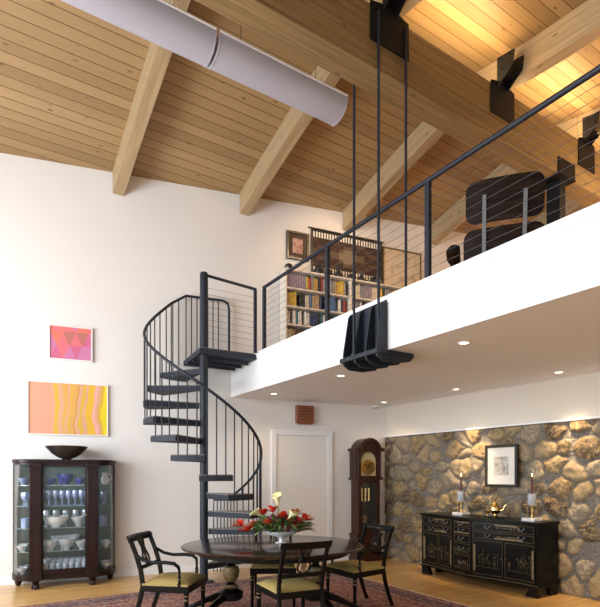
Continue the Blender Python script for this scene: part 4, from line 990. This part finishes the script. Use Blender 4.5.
def curved_panel(u0, u1, z0, z1, out, th, name, m, parent, n=8):
    vs = []; fs = []
    for i in range(n+1):
        u = u0+(u1-u0)*i/n; x = hl*u; y = front(u)
        vs += [(x, y-out, z0), (x, y-out-th, z0), (x, y-out-th, z1), (x, y-out, z1)]
    for i in range(n):
        a = 4*i
        for k in range(4): fs.append((a+k, a+(k+1) % 4, a+4+(k+1) % 4, a+4+k))
    fs += [(0,1,2,3), (4*n+3, 4*n+2, 4*n+1, 4*n)]
    return MB().add(vs, fs).build(name, m, parent, sharp=30)
def gilt_frame(u0, u1, z0, z1, parent, w=.005):
    mb = MB(); n = 8
    for z in (z0, z1): mb.tube([(hl*(u0+(u1-u0)*i/n), front(u0+(u1-u0)*i/n)-.0125, z) for i in range(n+1)], .0022, 4)
    for u in (u0, u1): mb.tube([(hl*u, front(u)-.0125, z0), (hl*u, front(u)-.0125, z1)], .0022, 4)
    mb.build('gilt_line', M['golddull'], parent)
def pull(u, z, parent):
    y = front(u)-.012; x = hl*u
    MB().tube([(x-.035, y, z+.012), (x-.035, y-.018, z+.006), (x-.02, y-.022, z-.014), (x+.02, y-.022, z-.014), (x+.035, y-.018, z+.006), (x+.035, y, z+.012)], .0038, 6).cyl((x-.035, y+.0, z+.012), (x-.035, y-.006, z+.012), .010, 8).cyl((x+.035, y, z+.012), (x+.035, y-.006, z+.012), .010, 8).build('pull', M['alu'], parent)
def scenery(u0, u1, z0, z1, parent, seed):
    """small gilt garden decoration: trees, rocks, figures in relief"""
    random.seed(seed); mb = MB()
    for i in range(int((u1-u0)*hl/.035)+2):
        u = random.uniform(u0, u1); zb_ = z0+(z1-z0)*random.uniform(0, .25); x = hl*u; y = front(u)-.0115; hh = (z1-z0)*random.uniform(.2, .65)
        mb.tube([(x, y, zb_), (x+random.uniform(-.015,.015), y, zb_+hh*.5), (x+random.uniform(-.03,.03), y, min(z1, zb_+hh))], .0016, 4)
        for k in range(4): mb.sphere((x+random.uniform(-.028,.028), y, min(z1-.004, zb_+hh*random.uniform(.5,1))), random.uniform(.003,.007), 6, (1.5,.3,.7))
    mb.tube([(hl*(u0+(u1-u0)*i/8), front(u0+(u1-u0)*i/8)-.0115, z0+.012+random.uniform(-.006,.008)) for i in range(9)], .0018, 4)
    mb.build('gilt_scene', M['golddull'], parent)
secs = [(-.97, -.33), (-.30, .05), (.08, .97)]   # far drawers, middle bank, near drawers
# top two rows of drawers in the outer bays
k = 0
for (u0, u1) in (secs[0], secs[2]):
    for (z0, z1) in ((.735, .835), (.63, .725)):
        d = curved_panel(u0, u1, z0, z1, .0, .01, 'drawer', M['lacq'], sb, 12); gilt_frame(u0+.012, u1-.012, z0+.008, z1-.008, d); k += 1
        pull(u0+(u1-u0)*.25, (z0+z1)/2, d); pull(u0+(u1-u0)*.78, (z0+z1)/2, d)
        if k % 2: curved_panel(u0+(u1-u0)*.36, u0+(u1-u0)*.72, z1-.030, z1-.012, .0102, .002, 'gilt_bar', M['golddull'], d, 6)
        else: curved_panel(u0+(u1-u0)*.36, u0+(u1-u0)*.80, z0+.012, z0+.030, .0102, .002, 'gilt_bar', M['golddull'], d, 6)
        scenery(u0+(u1-u0)*.38, u0+(u1-u0)*.7, z0+.03, z1-.03, d, 20+k)
u0, u1 = secs[1]
for i, (z0, z1) in enumerate(((.765,.835), (.665,.755), (.555,.655), (.40,.545), (.20,.39))):
    d = curved_panel(u0, u1, z0, z1, .0, .01, 'drawer', M['lacq'], sb, 8); gilt_frame(u0+.012, u1-.012, z0+.007, z1-.007, d)
    if i == 0: curved_panel(u0+.03, u1-.03, z1-.025, z1-.012, .0102, .002, 'gilt_bar', M['golddull'], d, 6)
    pull(u0+(u1-u0)*.5, (z0+z1)/2, d)
    if i >= 3: scenery(u0+.03, u1-.03, z0+.015, z1-.02, d, 40+i)
    if i == 1: curved_panel(u0+.03, u1-.03, z0+.010, z0+.024, .0102, .002, 'gilt_bar', M['golddull'], d, 6)
for bi, (u0, u1) in enumerate((secs[0], secs[2])):
    um = (u0+u1)/2
    for j, (a_, c_) in enumerate(((u0, um-.006), (um+.006, u1))):
        d = curved_panel(a_, c_, .17, .615, .0, .01, 'door', M['lacq'], sb, 8); gilt_frame(a_+.012, c_-.012, .18, .605, d)
        scenery(a_+.05, c_-.05, .26, .54, d, 60+bi*2+j)
        uu_ = a_+.03 if j == 0 else c_-.03
        curved_panel(uu_-.016, uu_+.016, .22, .55, .0102, .002, 'hinge_strap', M['golddull'], d, 2)
        kx = um-.03 if j == 0 else um+.03; MB().sphere((hl*kx, front(kx)-.018, .40), .008, 8).build('knob', M['brass'], d)
# candlesticks
def candlestick(px, py, label):
    p = onx(px, py, 5.68); base_z = SHT+.001
    t = thing('candlestick', label, 'candlestick', (p.x, p.y, base_z), 0, 'glass candlesticks on the sideboard')
    MB().box(-.085, .085, -.085, .085, 0, .035).build('marble_base', M['marble'], t, bevel=.004)
    MB().lathe([(.03,.035),(.03,.04),(.012,.05),(.008,.08),(.012,.10),(.008,.13),(.014,.17),(.016,.19),(.0001,.19)], n=18).build('brass_stem', M['brass'], t)
    MB().lathe([(.045,.19),(.052,.20),(.052,.33),(.049,.33),(.049,.205),(.0001,.195)], n=24).build('glass_cup', M['glass_clear'], t)
    for k in range(4): a_ = pi/4+pi/2*k; MB().cyl((cos(a_)*.047, sin(a_)*.047, .04), (cos(a_)*.047, sin(a_)*.047, .2), .0025, 6).build('brass_wire', M['brass'], t)
    cn = thing('taper_candle', label.replace('glass and brass candlestick', 'lit burgundy taper candle').replace('with a lit taper', 'in the candlestick'), 'candle', (p.x, p.y, base_z+.197), 0, 'burgundy candles')
    MB().lathe([(.011,0),(.010,.33),(.004,.338),(.0001,.338)], n=14).build('wax', M['candle'], cn)
    MB().cyl((0,0,.336), (0,0,.35), .0012, 5).build('wick', M['black'], cn)
    MB().lathe([(.0001,.346),(.005,.352),(.0065,.360),(.004,.373),(.0001,.388)], n=10).build('flame', M['flame'], cn)
candlestick(461, 512, 'glass and brass candlestick with a lit taper at the far left end of the sideboard')
candlestick(532, 518, 'glass and brass candlestick with a lit taper at the near right end of the sideboard')
# brass teapot ornament on tray
p = onx(495, 515, 5.70)
o = MB().prism(ell(.13, .09, 32), 0, .012).build('black_tray', M['lacq']); o.location = (p.x, p.y, SHT+.001); o.rotation_euler = (0,0,pi/2); tag(o, 'low black oval tray under the brass ornament on the sideboard', 'tray')
t = thing('brass_teapot', 'gleaming brass teapot on the tray in the middle of the sideboard', 'teapot', (p.x, p.y, SHT+.014), -pi/2+.3)
MB().lathe([(.0001,0),(.04,0),(.042,.008),(.02,.018),(.018,.03),(.055,.05),(.075,.085),(.07,.12),(.04,.15),(.035,.16),(.045,.165),(.0001,.168)], n=28).build('body', M['brass'], t)
MB().tube([(.065,0,.08), (.11,0,.10), (.12,0,.14), (.145,0,.165)], [.014,.012,.009,.007], 10).build('spout', M['brass'], t)
MB().tube([(-.06,0,.12), (-.10,0,.15), (-.115,0,.10), (-.07,0,.06)], .006, 8).build('handle', M['brass'], t)
ld_ = MB().lathe([(.042,.167),(.03,.18),(.012,.195),(.008,.21),(.016,.22),(.010,.235),(.0001,.24)], n=20).build('lid', M['brass'], t)
o = MB().lathe([(.0001,0),(.03,0),(.01,.01),(.01,.03),(.035,.05),(.04,.07),(.036,.07),(.0001,.045)], n=20).build('brass_cup', M['brass']); o.location = (p.x-.02, p.y+.10, SHT+.014); tag(o, 'small brass cup beside the teapot on the sideboard tray', 'cup')
# outlet/base lamp on floor near stone wall omitted: not clearly visible

# ------------------------------------------------------------------ loft bookcase and books
b0 = onw(288, 300, .15); b1 = onw(408, 300, .15); bl = (b1-b0).to_2d().length
bs = thing('bookcase', 'long low white bookcase against the loft wall', 'bookcase', Vector((onw(288, 300).x, onw(288, 300).y, ZF)), -WA)
bs.location = Vector(bs.location)+WN*.012-WD*.15
BH = 4.66-ZF; BDp = .27; bl = 2.3; lv = [BH-.285*k for k in range(6)]
for sa in (0, bl-.022, bl/2-.011): MB().box(sa, sa+.022, -BDp, -.0085, 0, BH-.022).build('side_panel', M['shelfwhite'], bs)
MB().box(-.01, bl+.01, -BDp-.012, 0, BH-.022, BH).build('top', M['shelfwhite'], bs)
MB().box(.022, bl-.022, -.008, 0, 0, BH-.022).build('back', M['shelfwhite'], bs)
for z in lv[1:]:
    MB().box(.022, bl/2-.011, -BDp+.004, -.008, z-.022, z).box(bl/2+.011, bl-.022, -BDp+.004, -.008, z-.022, z).build('shelf', M['shelfwhite'], bs)
cols = {'cream': (.62,.55,.42), 'white': (.70,.66,.60), 'tan': (.42,.28,.15), 'yellow': (.62,.42,.06), 'ochre': (.45,.28,.05), 'red': (.36,.05,.03), 'burgundy': (.12,.02,.02), 'brown': (.14,.07,.035), 'black': (.02,.02,.02), 'navy': (.035,.05,.12), 'blue': (.08,.16,.32), 'grey': (.25,.24,.24), 'green': (.07,.13,.07), 'lavender': (.32,.24,.30), 'teal': (.05,.16,.18)}
bm_ = {}
pagem = mat('book_pages', (.62,.55,.42), .9)
for k_, c_ in cols.items():
    mb = MB()
    # cover: spine rounded toward -Y, boards; pages inset
    sp_ = [(-.5, 0), (-.5, -.92), (-.36, -.98), (0, -1.), (.36, -.98), (.5, -.92), (.5, 0), (.40, 0), (.40, -.9), (-.40, -.9), (-.40, 0)]
    mb.prism(sp_, 0, 1); mb.cur = 1; mb.prism([(-.395, -.02), (-.395, -.895), (.395, -.895), (.395, -.02)], .02, .975)
    mb.cur = 0
    for zz in (.12, .86): mb.prism([(-.5, -.92), (-.36, -.99), (0, -1.012), (.36, -.99), (.5, -.92)], zz, zz+.02)
    o = mb.build('book', [mat('cover_'+k_, c_, .6, noise_amt=.12, nscale=20), pagem], sharp=30); bm_[k_] = o.data; bpy.data.objects.remove(o)
rowpal = [['lavender','tan','yellow','yellow','cream','grey','ochre','tan','black','brown','red','green','burgundy','tan','grey'],
          ['white','cream','brown','grey','blue','white','cream','navy','grey','brown','black','yellow','white','tan','red'],
          ['navy','black','teal','white','black','cream','navy','grey','ochre','black','teal','white'],
          ['ochre','tan','yellow','cream','white','blue','grey','white','brown'],
          ['brown','tan','ochre','black','white']]
rown = ['top', 'second', 'third', 'fourth', 'fifth']; random.seed(21); BM = Matrix.Translation(bs.location) @ Matrix.Rotation(-WA, 4, 'Z')
def proj(v):
    d = v-Vector((0,0,HC)); t_ = d.dot(FW); return CX+FPX*d.dot(RT)/t_, HY-FPX*d.z/t_
nb = 0
for r in range(5):
    zs_ = lv[r+1] if r+1 < len(lv) else 0
    x = .03; i = 0; run = None; runn = 0
    while x < bl-.07:
        wd = random.uniform(.026, .052); ht = random.uniform(.205, .253); dp_ = random.uniform(.15, .20)
        if r == 0 and x < .32: wd = .042; ht = .235; col = 'lavender'
        else:
            if runn <= 0: run = random.choice(rowpal[r]); runn = random.choice((1, 1, 2, 3))
            col = run; runn -= 1
        if x < bl/2-.011 < x+wd+.012 or x < bl/2+.011 < x+wd+.012: x = bl/2+.014; continue
        if random.random() < .03: x += .05
        wp = BM @ Vector((x+wd/2, -BDp+.05, zs_+ht)); pp = proj(wp)
        edge_y = 353.75-.4275*(pp[0]-258.75)
        i += 1
        if pp[1] < edge_y+1 and i <= 60:
            o = bpy.data.objects.new('book', bm_[col]); C.objects.link(o)
            loc = BM @ Vector((x+wd/2, -BDp+.045+dp_, zs_+.001)); o.location = loc; o.rotation_euler = (0, 0, -WA); o.scale = (wd, dp_, ht)
            tag(o, '%s book, %s from the left on the %s row of the loft bookcase' % (col, ORD[i-1], rown[r]), 'book', 'books on the loft bookcase'); nb += 1
        x += wd+.002
print('books', nb)
# ornaments on top of the bookcase
orn = [(.10, 'round', .05, 'small round dark ball ornament at the left end of the bookcase top'), (.62, 'jar', .075, 'dark pottery jar on the bookcase, left of the hanging centre'), (.80, 'jar', .06, 'short brown jar on the bookcase top beside the first jar'), (.98, 'vase', .08, 'dark narrow vase on the middle of the bookcase top'), (1.22, 'round', .05, 'round dark pot right of the vase on the bookcase'), (1.42, 'vase', .07, 'dark vase toward the right of the bookcase top'), (1.66, 'jar', .065, 'squat dark jar near the right end of the bookcase')]
for x, kd, s_, lb in orn:
    pr = {'round': [(.0001,0),(.4,0),(.3,.1),(.85,.5),(1.,1.),(.8,1.5),(.4,1.8),(.0001,1.85)], 'jar': [(.0001,0),(.55,0),(.8,.4),(.85,.9),(.6,1.3),(.45,1.4),(.55,1.55),(.0001,1.55)], 'vase': [(.0001,0),(.4,0),(.5,.2),(.6,.8),(.35,1.3),(.25,1.6),(.35,1.9),(.0001,1.85)]}[kd]
    s_ *= 1.4; pt_ = [(a_*s_, c_*s_) for a_, c_ in pr]; o = MB().lathe(pt_, n=16).build({'round': 'round_pot', 'jar': 'pottery_jar', 'vase': 'small_vase'}[kd], M['bowlglaze']); o.location = BM @ Vector((x, -.14, BH+.001)); tag(o, lb, 'pot' if kd != 'vase' else 'vase')

# ------------------------------------------------------------------ lounge chair in the loft
lc = tpt(503, 4.72, ZF+.001); ln = thing('lounge_chair', 'black leather and rosewood lounge chair with its back to the loft railing', 'chair', lc, face(.32, .95))
def shell(w, h, curve, th, m, T, name, par, r=.09, cush=False):
    vs = []; fs = []; NX, NZ = 16, 12
    def pt(u, v, off):
        # rounded-rectangle mapping
        x = u*w/2; z = v*h/2; rr = r; ex = w/2-rr; ez = h/2-rr
        if abs(x) > ex and abs(z) > ez:
            dx, dz = abs(x)-ex, abs(z)-ez; mx = max(dx, dz)/max(1e-6, sqrt(dx*dx+dz*dz)); x = math.copysign(ex+dx*mx, x); z = math.copysign(ez+dz*mx, z)
        y = -curve*(1-(x/(w/2))**2)
        pf = 0
        if cush: pf = .05*((1-abs(u)**5)*(1-abs(v)**5))
        return T @ Vector((x, y+off+pf, z))
    for s_ in (0, 1):
        for i in range(NX+1):
            for j in range(NZ+1):
                u, v = i/NX*2-1, j/NZ*2-1; p_ = pt(u, v, th*s_) if s_ else pt(u, v, 0)
                if not s_ and cush: x = u; p_ = T @ Vector(((T.inverted() @ pt(u, v, 0)).x, -curve*(1-u*u), (T.inverted() @ pt(u, v, 0)).z))
                vs.append(p_)
    K = (NX+1)*(NZ+1)
    for i in range(NX):
        for j in range(NZ):
            a = i*(NZ+1)+j; fs += [(a, a+NZ+1, a+NZ+2, a+1), (K+a, K+a+1, K+a+NZ+2, K+a+NZ+1)]
    for i in range(NX):
        a = i*(NZ+1); c = a+NZ; fs += [(a, K+a, K+a+NZ+1, a+NZ+1), (c, c+NZ+1, K+c+NZ+1, K+c)]
    for j in range(NZ):
        a = j; c = NX*(NZ+1)+j; fs += [(a, a+1, K+a+1, K+a), (c, K+c, K+c+1, c+1)]
    return MB().add(vs, fs).build(name, m, par, sharp=60)
def TT(y, z, tilt): return Matrix.Translation((0, y, z)) @ Matrix.Rotation(radians(tilt), 4, 'X')
sh1 = shell(.66, .36, .045, .014, M['rosewood'], TT(-.20, .78, 14), 'head_shell', ln); shell(.61, .33, .04, .05, M['leather'], TT(-.184, .785, 14), 'head_cushion', ln, cush=True)
sh2 = shell(.70, .36, .045, .014, M['rosewood'], TT(-.10, .39, 12), 'back_shell', ln); shell(.65, .33, .04, .05, M['leather'], TT(-.084, .395, 12), 'back_cushion', ln, cush=True)
shell(.74, .52, .06, .014, M['rosewood'], Matrix.Translation((0, .20, .24)) @ Matrix.Rotation(radians(98), 4, 'X') @ Matrix.Rotation(pi, 4, 'Z'), 'seat_shell', ln)
shell(.66, .50, .04, .06, M['leather'], Matrix.Translation((0, .20, .32)) @ Matrix.Rotation(radians(98), 4, 'X'), 'seat_cushion', ln, cush=True)
for sx in (-1, 1):
    MB().box(-.017, .017, -.006, .006, -.34, .17, Matrix.Translation((sx*.17, -.222, .65)) @ Matrix.Rotation(radians(15), 4, 'X')).build('back_brace', M['alu'], ln, bevel=.002)
    arm_ = MB().tube([(sx*.43, -.12, .44), (sx*.45, .02, .47), (sx*.45, .22, .47), (sx*.43, .32, .44)], [.05,.065,.065,.045], 12, flat=.55).build('armrest', M['leather'], ln)
    MB().prism([(-.15, .22), (.10, .20), (.20, .42), (-.10, .43)], sx*.385-.006, sx*.385+.006, TX('YZ')).build('arm_panel', M['rosewood'], arm_)
MB().cyl((0, .15, .05), (0, .15, .19), .03, 14).build('swivel_post', M['alu'], ln)
for k in range(5):
    a = 2*pi*k/5+.3; MB().tube([(0, .15, .09), (cos(a)*.16, .15+sin(a)*.16, .07), (cos(a)*.32, .15+sin(a)*.32, .014)], [.022,.018,.012], 8).build('base_leg', M['alu'], ln)

# ------------------------------------------------------------------ soffit fittings
def spot_light(loc, energy, col, size=radians(100), blend=.8, aim=None, r=.04):
    l = bpy.data.lights.new('spot', 'SPOT'); l.energy = energy; l.color = col; l.spot_size = size; l.spot_blend = blend; l.shadow_soft_size = r
    o = bpy.data.objects.new('spot_lamp', l); C.objects.link(o); o.location = loc
    d = (Vector(aim)-Vector(loc)) if aim else Vector((0,0,-1)); o.rotation_euler = d.to_track_quat('-Z', 'Y').to_euler(); return o
WARM = (1., .72, .42)
DLS = [(274, 393.5, True, 'recessed downlight nearest the spiral stair'), (341, 375.5, True, 'recessed downlight left of the steel cradle'), (364, 402, False, 'unlit recessed downlight above the tall clock, left of the lit one'), (384, 402, True, 'recessed downlight in the corner near the tall clock'), (456, 389, True, 'recessed downlight over the left end of the sideboard'), (464, 342.5, True, 'recessed downlight in the middle of the low ceiling'), (559, 372, True, 'recessed downlight over the right end of the sideboard')]
for px, py, lit, lb in DLS:
    p = onz(px, py, ZS); t = thing('downlight', lb, 'ceiling light', (p.x, p.y, ZS-.008), 0, 'recessed downlights in the low ceiling')
    MB().lathe([(.044,.007),(.056,.007),(.056,.002),(.052,0),(.043,.001),(.043,.007)], n=28).build('trim_ring', M['trimwhite'], t)
    MB().lathe([(.0001,.003),(.042,.003),(.042,.007),(.0001,.007)], n=24).build('lens', M['lens'] if lit else M['lensoff'], t)
    p_ = (p.x, p.y, ZS-.02)
    if py in (389, 372): 
        spot_light(p_, 210, WARM, radians(58), .9, (XS+.1, p.y, .65))
    elif px == 384: spot_light(p_, 14, WARM, radians(120))
    elif lit: spot_light(p_, 20, WARM, radians(130))
# three more wall-washing downlights further along, out of frame to the right
for yy in (1.0,):
    p_ = (5.3, yy, ZS-.02); spot_light(p_, 180, WARM, radians(58), .9, (XS+.1, yy, .65))
p = onz(375, 406, ZS); t = thing('smoke_detector', 'round white smoke detector on the low ceiling by the corner', 'smoke detector', (p.x, p.y, ZS-.036))
MB().lathe([(.0001,0),(.05,0),(.07,.012),(.075,.035),(.0001,.035)], n=28).build('body', M['whiteframe'], t)
MB().lathe([(.03,-.003),(.034,-.003),(.034,.0),(.03,.0)], n=24).build('vent_ring', M['lensoff'], t)

# ------------------------------------------------------------------ lights
def area(name, loc, aim, sx, sy, energy, col, spread=pi):
    l = bpy.data.lights.new(name, 'AREA'); l.shape = 'RECTANGLE'; l.size = sx; l.size_y = sy; l.energy = energy; l.color = col; l.spread = spread
    o = bpy.data.objects.new(name, l); C.objects.link(o); o.location = loc
    o.rotation_euler = (Vector(aim)-Vector(loc)).to_track_quat('-Z', 'Z').to_euler(); return o
DAY = (.885, .94, 1.)
for i, h in enumerate(WIN_L):
    yc = (h[0]+h[1])/2; area('daylight_left', (XL+.03, yc, 2.45), (XL+5, yc, 2.45), 2.8, 4.1, [40, 190, 520][i], DAY)
for h in WIN_R:
    xc = (h[0]+h[1])/2; area('daylight_rear', (xc, YS+.03, 2.25), (xc, YS+5, 2.25), 2.4, 3.7, 42, DAY)
# uplights resting on the beam
for x0, x1, e in ((3.75, 5.0, 20), (5.5, 6.8, 23), (7.3, 8.6, 23), (1.9, 3.1, 6)):
    t = thing('beam_uplight', 'warm linear uplight lying on the beam top, bay near x %.0f' % x0, 'light fixture', ((x0+x1)/2, BY0+.09, BZ1+.001))
    t['label'] = {3.75: 'warm linear uplight on the beam just right of the rods', 5.5: 'warm linear uplight on the beam in the middle lit bay', 7.3: 'warm linear uplight on the beam in the rightmost bay', 1.9: 'warm linear uplight on the beam left of the rods'}[x0]; t['group'] = 'uplights on the beam'
    MB().box(-(x1-x0)/2, (x1-x0)/2, -.04, .04, 0, .03).build('housing', M['trimwhite'], t)
    area('uplight', ((x0+x1)/2, BY0+.09, BZ1+.045), ((x0+x1)/2, BY0-.5, BZ1+1.2), x1-x0, .06, e, (1., .70, .35))
# loft ceiling lamp, out of frame, warm
def pendant(x, y, z, e):
    l = bpy.data.lights.new('loft_lamp', 'POINT'); l.energy = e; l.color = (1., .70, .42); l.shadow_soft_size = .15
    o = bpy.data.objects.new('loft_lamp', l); C.objects.link(o); o.location = (x, y, z)
pendant(7.2, 2.6, 4.7, 150)
spot_light((4.6, 5.3, 5.7), 75, (1., .70, .42), radians(95), .8, (5.0, 6.9, 4.6), .1)
# sky outside
w = bpy.data.worlds.new('world'); scn.world = w; w.use_nodes = True; bg = w.node_tree.nodes['Background']
sky = w.node_tree.nodes.new('ShaderNodeTexSky'); sky.sky_type = 'HOSEK_WILKIE' if hasattr(sky, 'turbidity') else sky.sky_type
w.node_tree.links.new(sky.outputs[0], bg.inputs[0]); bg.inputs[1].default_value = .8
vsn = scn.view_settings; vsn.view_transform = 'Standard'; vsn.look = 'None'; vsn.exposure = -.06; vsn.gamma = 1.; vsn.use_curve_mapping = False
